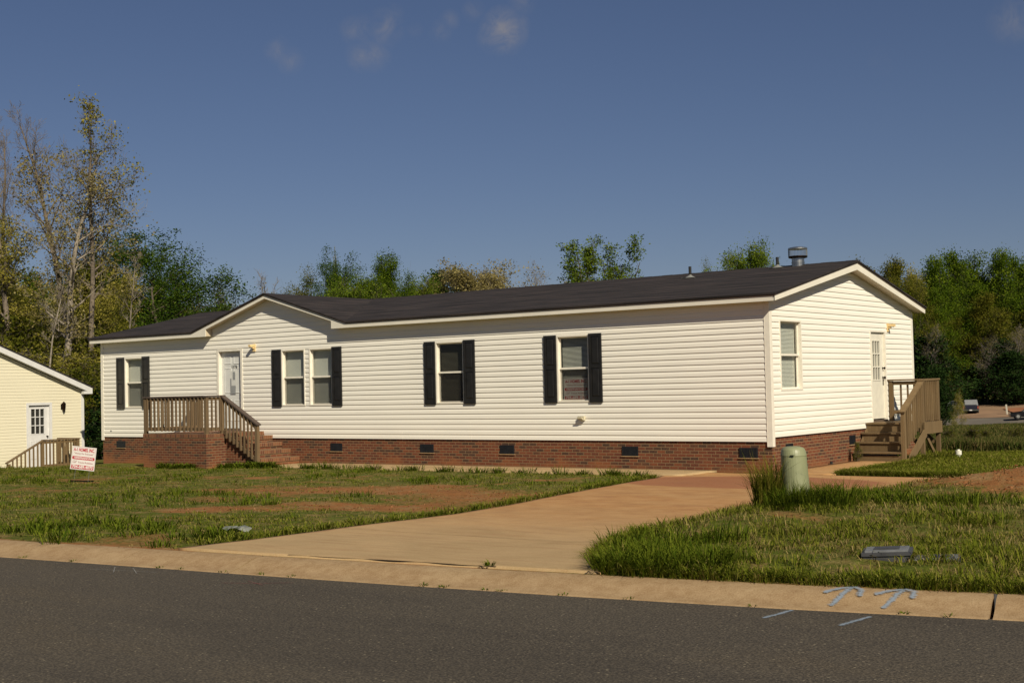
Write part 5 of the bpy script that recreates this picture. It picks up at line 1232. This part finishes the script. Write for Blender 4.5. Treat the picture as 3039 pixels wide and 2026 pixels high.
# over the roof
tr('oak1', 'roofline_tree', 962, 768, 110, 'tall loose green tree left of the radio mast, first of the row over the roof', G2, 5.0, .9)
tr('oak3', 'roofline_tree', 905, 815, 112, 'thin olive tree at the left foot of the row over the roof', G2, 2.0, .7)
tr('oak1', 'roofline_tree', 1028, 790, 114, 'small narrow green tree just right of the radio mast', G2, 1.1, .45)
tr('dome_green', 'round_bush', 1030, 838, 100, 'wide bright green rounded treetop low over the roof below the mast', G2, .2, 1.3)
tr('oak2', 'roofline_tree', 1118, 772, 105, 'broad green tree with twin tops over the roof valley', G2, 3.4, .85)
tr('oak2', 'roofline_tree', 1165, 778, 107, 'green tree merged with the right side of the twin-topped tree', G2, 1.4, .62)
tr('pine', 'pine_tree', 1272, 820, 150, 'small dark blue-green pine tip poking up over the roof', None, 1., 1.)
tr('oak3', 'roofline_tree', 1262, 858, 118, 'low orange-olive treetop under the dark pine tip', G2, .6, .9)
tr('dome_green', 'roofline_tree', 1310, 835, 120, 'low yellow-green treetop just right of the dark pine tip', G2, 2.6, .8)
tr('fan', 'roofline_tree', 1364, 812, 125, 'light green feathery tree right of the pine tip, before the yellow trees', G2, .9, .9)
tr('fan', 'roofline_tree', 1400, 838, 128, 'small sparse light green tree touching the yellow trees', G2, 2.9, .7)
tr('dome_tan', 'yellow_tree', 1446, 808, 125, 'smaller of the two tan-yellow trees over the roof', G2, .8, .72)
tr('dome_tan', 'yellow_tree', 1530, 787, 120, 'larger tan-yellow spreading tree over the middle of the roof', G2, 2.8, 1.15)
tr('greyish', 'bare_tree', 1612, 772, 130, 'leafless grey twiggy tree, left one of the pair over the roof', G2, 0., .9)
tr('greyish', 'bare_tree', 1668, 785, 134, 'leafless grey twiggy tree, right one of the pair over the roof', G2, 2.2, 1.1)
tr('fan', 'fan_tree', 1790, 716, 90, 'tall bright green fan-shaped tree with upright branches over the roof', None, 1.9, 1.1)
tr('dome_green', 'roofline_tree', 2182, 738, 96, 'rounded light green treetop between the two black roof pipes', G2, 4.4, .80)
tr('oak3', 'roofline_tree', 2094, 796, 120, 'tiny treetop just right of the first black roof pipe', G2, 1.6, .4)
tr('bare', 'dead_sapling', 806, 797, 95, 'thin leafless sapling tip just right of the gable peak', G2, 0., 1.)
tr('bare', 'dead_sapling', 745, 860, 92, 'sparse leafless twigs against the sky left of the gable peak', G2, 1.4, 1.6)
# right-hand woods
R_T = [(2610, 778, 180, 'dense2', .75), (2690, 784, 186, 'dense2', .7), (2660, 800, 182, 'oak3', .8), (2745, 800, 184, 'dense3', .7), (2790, 770, 190, 'dense', .85), (2865, 755, 194, 'dense', .9), (2925, 776, 198, 'dense2', .9), (2985, 750, 190, 'dense', .75), (3045, 770, 192, 'dense', .9), (3110, 760, 196, 'dense', 1.),
      (2720, 860, 178, 'oak3', .9), (2800, 862, 182, 'dense', .85), (2880, 850, 186, 'dense', .9), (2945, 880, 182, 'dense2', .9), (3020, 890, 184, 'dense2', .9), (2765, 920, 178, 'dense', .85), (2850, 950, 184, 'dense2', .9), (2640, 870, 178, 'dense', .9), (2560, 860, 182, 'dense', .9), (3090, 870, 186, 'dense', 1.), (2910, 830, 200, 'dense', 1.), (3000, 830, 204, 'dense', 1.), (2820, 820, 204, 'dense', 1.), (2740, 840, 204, 'dense', 1.)]
for i, (u, v, d, k, w) in enumerate(R_T):
    tr(k, 'woodland_tree', u, v, d, 'leafy tree in the dark green woodland behind the right end of the home', G3, i*2.1, w)
for i, (u, v, d, k, w, lab) in enumerate([(2762, 1100, 150, 'ever', 1.0, 'dark evergreen bush directly beside the deck at the far road'), (2965, 1010, 180, 'ever', 1.5, 'large black-green evergreen mass just right of the pickup'), (3020, 1045, 176, 'ever', 1.2, 'dark evergreen mass at the right, beyond the marker post'), (2880, 1040, 186, 'ever', 1.7, 'dark evergreen standing directly behind the pickup'), (2745, 1000, 176, 'ever', 1.4, 'dark evergreen at the edge of the wood near the deck rail'), (3060, 1060, 175, 'ever', 1.4, 'dark evergreen cut by the right edge'), (2800, 1060, 180, 'ever', 1.5, 'dark evergreen left of the pickup')]):
    tr(k, 'evergreen_tree', u, v, d, lab, 'dark evergreens by the far drive', i*1.3, w)
tr('greyish', 'bare_tree', 3015, 960, 178, 'grey leafless tree at the far right edge of the wood', G3, .5, 1.2); tr('greyish', 'bare_tree', 2925, 985, 179, 'grey twiggy tree in front of the wood above the pickup', G3, 2.5, 1.2)
tr('greyish', 'bare_tree', 2755, 960, 174, 'grey leafless tree just right of the home at the wood edge', G3, 1.1, 1.1)
tr('bushy', 'roadside_bush', 2838, 1165, 128, 'small yellow-green bush standing alone by the far road', None, 0., .55, cat='shrub')
def low(key, u, v, d, h, w, lab, g_, mat=None):
    x, y = at(u, d); z = gh(x, y); return tree(key, 'field_shrub', round(x, 2), round(y, 2), z+h, lab, g_, u*.37, w, sink=.02, cat='shrub')
low('scrub', 2805, 0, 40, .55, 1.2, 'low dark green shrub in the field just right of the deck leg', 'field shrubs'); low('scrub', 2880, 0, 40, .62, 1.3, 'low green shrub behind the white pipe', 'field shrubs')
low('scrub', 2915, 0, 43, .50, 1.2, 'low green shrub just right of the one behind the white pipe', 'field shrubs'); low('scrub', 3020, 0, 41, .60, 1., 'low shrub cut by the right edge of the field', 'field shrubs'); low('scrub', 2990, 0, 44, .5, .8, 'small pale shrub near the right edge of the field', 'field shrubs')
x, y = .22, 3.82; tree('scrub', 'corner_weed', x, y, gh(x, y)+.46, 'bushy green weed growing where the wooden steps meet the brick wall', None, .3, .55, sink=.02, cat='weed', leafname='leaves')

# ================================================================== GRASS (uncountable ground cover)
def blades(P, h, w, lean, rg, az=None, curve=.6):
    """P (n,3) roots; h,w,lean arrays -> 5-vertex blades, as tris"""
    n = len(P); az = rg.uniform(0, 2*math.pi, n) if az is None else az
    d = np.stack([np.cos(az), np.sin(az), np.zeros(n)], 1); fa = az+math.pi/2+rg.uniform(-.7, .7, n); s_ = np.stack([np.cos(fa), np.sin(fa), np.zeros(n)], 1)
    h = h[:, None]; w = w[:, None]; lean = lean[:, None]; up3 = np.array([[0, 0, 1.]])
    m_ = P+d*h*lean*.35+up3*h*.58; t_ = P+d*h*lean*(.35+curve)+up3*h*(1-.35*lean)
    V = np.stack([P-s_*w*.5, P+s_*w*.5, m_-s_*w*.38, m_+s_*w*.38, t_], 1).reshape(-1, 3)
    o = np.arange(n)[:, None]*5; F = np.concatenate([o+[0, 1, 3], o+[0, 3, 2], o+[2, 3, 4]], 1).reshape(-1, 3)
    return V, F
def allowed(x, y):
    ok = (y > kerb_y(x)+.02)
    ok &= ~((x > drive_l(y)-.02) & (x < drive_r(y)+.0) & (y < .0))
    ok &= ~((x > -14.0) & (x < -1.2) & (y > -1.53) & (y < .1))
    ok &= ~((x > -22.7) & (x < .02) & (y > -.02) & (y < 8.3))
    ok &= ~((x > 0) & (x < 1.34) & (y > -.12) & (y < 4.15))
    ok &= ~((x > PX0) & (x < PX1) & (y > PY) & (y < 0)); ok &= ~((x > -15.3) & (x < -13.85) & (y > -1.37) & (y < 0))
    return ok
def scatter(n, x0, x1, y0, y1, rg, dens):
    x = rg.uniform(x0, x1, n); y = rg.uniform(y0, y1, n); k = allowed(x, y); k &= rg.rand(n) < dens(x, y); return x[k], y[k]
def tufts(x, y, nb, rad, h0, h1, w, lean0, lean1, rg, hs=None):
    lean0 += .12; lean1 += .35; n = len(x); a = rg.uniform(0, 2*math.pi, (n, nb)); r = rad*np.sqrt(rg.rand(n, nb))
    hx = (x[:, None]+r*np.cos(a)).ravel(); hy = (y[:, None]+r*np.sin(a)).ravel()
    sc = (np.ones(n) if hs is None else hs)[:, None]*np.ones((1, nb))
    h = (rg.uniform(h0, h1, (n, nb))*sc*rg.uniform(.7, 1.1, (n, 1))).ravel(); ln = rg.uniform(lean0, lean1, n*nb); az = (a+rg.normal(size=a.shape)*.6).ravel()
    P = np.stack([hx, hy, ground_h(hx, hy)-.006], 1); return blades(P, h, np.full(n*nb, w)*rg.uniform(.7, 1.3, n*nb), ln, rg, az)
def emit(name, parts, mat, lab=None, cat='grass'):
    Vs = []; Fs = []; o = 0
    for V, F in parts: Vs.append(V); Fs.append(F+o); o += len(V)
    ob = link(name, big_mesh(name, np.concatenate(Vs), np.concatenate(Fs)), mat); tag(ob, lab, cat, kind='stuff'); return ob
rg = np.random.RandomState(101)
def d_left(x, y):
    b = bare_f(x, y); n = fnoise(x, y, .9, 21); d = y-kerb_y(x)
    return np.clip(1.05-1.25*b, .07, 1)*np.clip((n-.33)*3.4, .08, 1)
# left lawn
x, y = scatter(30000, -31, 1.6, -16.6, -1.2, rg, d_left)
hs = .6+1.1*fnoise(x, y, 1.1, 33)*np.exp(-np.maximum(0, (y-kerb_y(x))-5)/14)
A = tufts(x, y, 8, .10, .025, .075, .009, .3, 1.1, rg, hs)
x, y = scatter(11000, -31, 1.6, -16.6, -1.2, rg, lambda x, y: np.clip(1.3-.9*bare_f(x, y), .2, 1)*.8)
S1 = tufts(x, y, 6, .12, .02, .06, .008, .6, 1.5, rg)
def d_cl(x, y): return np.clip((fnoise(x, y, .8, 41)-.50)*5, .01, 1)*np.clip(1.1-1.2*bare_f(x, y), .04, 1)
x, y = scatter(2300, -30, 1.5, -16.5, -1.4, rg, d_cl)
B = tufts(x, y, 22, .14, .08, .19, .013, .2, 1.0, rg, .7+.5*rg.rand(len(x)))
xe = rg.uniform(-14, -2, 60); ye = -1.62+rg.normal(size=60)*.08; k = allowed(xe, ye) & (ye < -1.5); E1_ = tufts(xe[k], ye[k], 40, .17, .10, .24, .014, .3, 1.1, rg, .6+.7*rg.rand(k.sum()))
xe = rg.uniform(-9, 1.2, 70); ye = rg.uniform(-16.4, -14.6, 70); k = allowed(xe, ye); E2_ = tufts(xe[k], ye[k], 40, .18, .10, .22, .013, .3, 1.1, rg, .6+.6*rg.rand(k.sum()))
# edge of the drive, left side
ye = rg.uniform(-15.8, -1.8, 260); xe = drive_l(ye)-.06-np.abs(rg.normal(size=260))*.12; k = allowed(xe, ye); E3_ = tufts(xe[k], ye[k], 18, .10, .06, .16, .011, .3, 1.1, rg)
emit('lawn_grass', [A, E3_], M['grass'], 'short patchy green lawn grass')
emit('dry_grass', [S1], M['straw'], 'short dry tan grass between the green')
emit('clump_grass', [B, E1_, E2_], M['weed'], 'darker green grass clumps dotting the lawn')
# broad-leaved weeds by the porch steps
xs_ = np.array([-14.3, -13.9, -13.5, -13.2, -14.6, -16.0, -15.7, -16.6]); ys_ = np.array([-1.75, -1.9, -1.8, -1.75, -1.85, -2.3, -2.35, -2.25])
emit('weed_patch', [tufts(xs_, ys_, 160, .26, .08, .26, .030, .3, 1.0, rg)], M['weed'], 'leafy bright green weeds at the foot of the porch', 'weeds')
# right bank: long lush grass
def d_r(x, y):
    return np.clip(1.0-1.3*bare_f(x, y), .01, 1)*np.clip((fnoise(x, y, 1.2, 51)-.33)*3.2, .10, 1)*(1-.55*ell(x, y, 7.98, -14.35, .42, .50))*(1-.9*ell(x, y, 6.3, -4.8, 2.2, 1.6))
x, y = scatter(21000, 3.9, 13.5, -15.6, -1.0, rg, d_r)
hs = (.35+1.0*fnoise(x, y, .9, 61))*np.where(y > -8.5, .55, .9)
R1 = tufts(x, y, 13, .10, .045, .17, .0085, .2, 1.0, rg, hs)
x, y = scatter(2600, 3.9, 13.5, -15.6, -4.0, rg, lambda x, y: np.clip((fnoise(x, y, .8, 71)-.50)*6, .01, 1)*np.clip(1.0-1.3*bare_f(x, y), .0, 1)*(1-ell(x, y, 7.98, -14.35, .48, .65))*np.where(y > -7.5, .25, 1))
R2 = tufts(x, y, 34, .15, .10, .29, .011, .15, .9, rg, .7+.5*rg.rand(len(x)))
xk = rg.uniform(5.4, 7.0, 80); yk = kerb_y(xk)+.08+np.abs(rg.normal(size=80))*.40; k = allowed(xk, yk); R3 = tufts(xk[k], yk[k], 34, .13, .12, .30, .009, .2, 1.1, rg)
ye = -15.3+12*rg.rand(300)**1.6; xe = drive_r(ye)+.05+np.abs(rg.normal(size=300))*.16; k = allowed(xe, ye) & (rg.rand(300) < .75); R4 = tufts(xe[k], ye[k], 22, .10, .07, .20, .009, .2, 1.1, rg)
xe = rg.uniform(6, 13.5, 420); ye = kerb_y(xe)+.05+np.abs(rg.normal(size=420))*.12; R5 = tufts(xe, ye, 22, .10, .06, .16, .009, .2, 1.1, rg)
emit('bank_grass', [R1, R4, R5], M['grass'], 'lush green grass on the bank right of the driveway')
emit('bank_clumps', [R2, R3], M['weed'], 'long dark green grass clumps on the right bank')
x, y = scatter(5500, 3.9, 13.5, -15.6, -1.0, rg, lambda x, y: np.clip(1.2-1.1*bare_f(x, y), .1, 1)*.8*1)
emit('bank_straw', [tufts(x, y, 7, .12, .03, .12, .008, .5, 1.4, rg)], M['straw'], 'dry tan grass stems on the right bank')
# tall grass round the pedestal
a = rg.uniform(0, 2*math.pi, 46); r = rg.uniform(.20, .42, 46); xt = 5.30+r*np.cos(a)*1.0; yt = -10.2+r*np.sin(a)
T1 = tufts(xt, yt, 26, .09, .18, .40, .009, .05, .6, rg)
xt = 5.00+rg.normal(size=26)*.085; yt = -10.28+rg.normal(size=26)*.10; T2 = tufts(xt, yt, 30, .07, .38, .74, .008, .02, .42, rg)
T3 = tufts(np.array([5.65, 5.85, 5.55, 5.75, 5.45, 5.5, 5.7, 5.3, 5.9]), np.array([-10.1, -10.2, -10.5, -9.9, -10.6, -10.75, -10.6, -10.7, -10.4]), 110, .16, .2, .42, .009, .1, .9, rg)
emit('tall_grass', [T2], M['tallgrass'], 'tall yellow-green grass stems left of the green pedestal')
emit('pedestal_grass', [T1, T3], M['weed'], 'dark green grass tufts round the foot of the pedestal')
# grass strip between pad and deck, and the field behind
x, y = scatter(26000, 1.0, 9, -.1, 14, rg, lambda x, y: np.clip(1.2-.9*bare_f(x, y), .05, 1)*.9)
F1 = tufts(x, y, 8, .11, .05, .16, .013, .3, 1.1, rg, .6+.8*fnoise(x, y, .8, 81))
xe = rg.uniform(1.36, 3.9, 160); ye = rg.uniform(.02, .35, 160); F2 = tufts(xe, ye, 26, .12, .08, .2, .012, .3, 1.1, rg)
ye = rg.uniform(.3, 4.2, 160); xe = 1.42+np.abs(rg.normal(size=160))*.12; F3 = tufts(xe, ye, 24, .10, .07, .2, .012, .3, 1.1, rg)
xe = rg.uniform(.9, 1.6, 120); ye = rg.uniform(4.2, 7.0, 120); F4 = tufts(xe, ye, 24, .12, .10, .28, .012, .2, 1.0, rg)
emit('side_grass', [F1, F2, F3, F4], M['grass'], 'green grass beside the wooden deck and walk')
n = 34000; u_ = rg.uniform(2690, 3120, n); dd = 34*(120/34)**(rg.rand(n)**1.15)
X = CAM_P[0]+(fw.x+rt.x*(u_-1519.5)/3881.2)*dd; Y = CAM_P[1]+(fw.y+rt.y*(u_-1519.5)/3881.2)*dd; k = (Y > 8.6) & allowed(X, Y) & (Y < 129); X, Y, dd = X[k], Y[k], dd[k]
hs = (.5+1.3*fnoise(X, Y, .16, 91, 3))
nb_ = 6; P = np.stack([np.repeat(X, nb_)+rg.normal(size=len(X)*nb_)*.12, np.repeat(Y, nb_)+rg.normal(size=len(X)*nb_)*.12], 1); P = np.c_[P, ground_h(P[:, 0], P[:, 1])-.01]
V, F = blades(P, np.repeat(hs, nb_)*rg.uniform(.12, .42, len(P)), np.repeat(.0005*dd, nb_)*rg.uniform(.8, 1.4, len(P)), rg.uniform(.2, 1.0, len(P)), rg)
emit('field_grass', [(V, F)], M['fieldgrass'], 'rough green and tan field grass stretching to the far road')
# sprigs in the gutter joint
xs_ = np.array([-.2, .55, 1.75, 2.0, 2.55, 3.35, 4.75, 4.95, 5.35, 5.5, 6.05, 6.6, 8.6, 8.9, 7.55, 3.0]); ys_ = np.array([float(edge_y(v)) for v in xs_])+.01
V, F = tufts(xs_, ys_, 10, .04, .012, .038, .009, .7, 1.5, rg); P0 = V.copy(); zz = ground_h(xs_, ys_)
V[:, 2] = V[:, 2]-np.repeat(ground_h(xs_, ys_), 10*5)*1.0-.40+.012
x2 = np.array([5.02]); y2 = np.array([float(kerb_y(5.02))+.01]); V2, F2_ = tufts(x2, y2, 24, .05, .03, .07, .011, .4, 1.2, rg); V2[:, 2] += .03
emit('gutter_weeds', [(V, F), (V2, F2_)], M['weed'], 'tiny weeds rooted in the joint between kerb and asphalt', 'weeds')

# loose clods and pebbles on the bare clay
def clods(n, fx, fy, r0, r1, rg):
    x = fx(n); y = fy(n); b = bare_f(x, y); k = allowed(x, y) & (rg.rand(n) < b*1.1-.25); x, y = x[k], y[k]; n = len(x)
    D = np.array([[1, 0, 0], [-.5, .87, 0], [-.5, -.87, 0], [0, 0, .8], [.4, .5, .45]]); F0 = np.array([[0, 1, 3], [1, 2, 3], [2, 0, 3], [0, 4, 1], [4, 3, 1], [0, 3, 4]])
    r = rg.uniform(r0, r1, n)**1.0; a = rg.uniform(0, 6.28, n); c, s_ = np.cos(a), np.sin(a)
    V = D[None]*r[:, None, None]*rg.uniform(.6, 1.3, (n, 5, 1)); X = V[..., 0]*c[:, None]-V[..., 1]*s_[:, None]+x[:, None]; Y = V[..., 0]*s_[:, None]+V[..., 1]*c[:, None]+y[:, None]
    Z = V[..., 2]+ground_h(x, y)[:, None]-.004; return np.stack([X, Y, Z], -1).reshape(-1, 3), (F0[None]+np.arange(n)[:, None, None]*5).reshape(-1, 3)
M['clod'] = blade_mat('clay_clods', [(.2, (.13, .045, .016)), (.55, (.24, .095, .036)), (.8, (.32, .17, .08)), (.93, (.45, .36, .24))], .0)
emit('clay_clods', [clods(9000, lambda n: rg.uniform(4, 11, n), lambda n: rg.uniform(-7.5, -1.5, n), .006, .026, rg), clods(5200, lambda n: rg.uniform(-10, 2, n), lambda n: rg.uniform(-14, -5, n), .006, .022, rg), clods(1500, lambda n: rg.uniform(4, 11, n), lambda n: rg.uniform(-15, -8, n), .006, .02, rg)], M['clod'], 'loose red clay clods and pebbles on the bare soil', 'soil')
# sawn joint across the driveway
b = MB(); xs = np.linspace(1.2, 4.75, 24)
for x1_, x2_ in zip(xs[:-1], xs[1:]):
    f = lambda v: -13.66+.03*(v-3); h1, h2 = float(drive_h(x1_, f(x1_))), float(drive_h(x2_, f(x2_)))
    b.poly([(x1_, f(x1_)-.006, h1+.0085), (x2_, f(x2_)-.006, h2+.0085), (x2_, f(x2_)+.006, h2+.0085), (x1_, f(x1_)+.006, h1+.0085)])
o = b.build('joint_line', M['kerb']); tag(o, kind='structure')
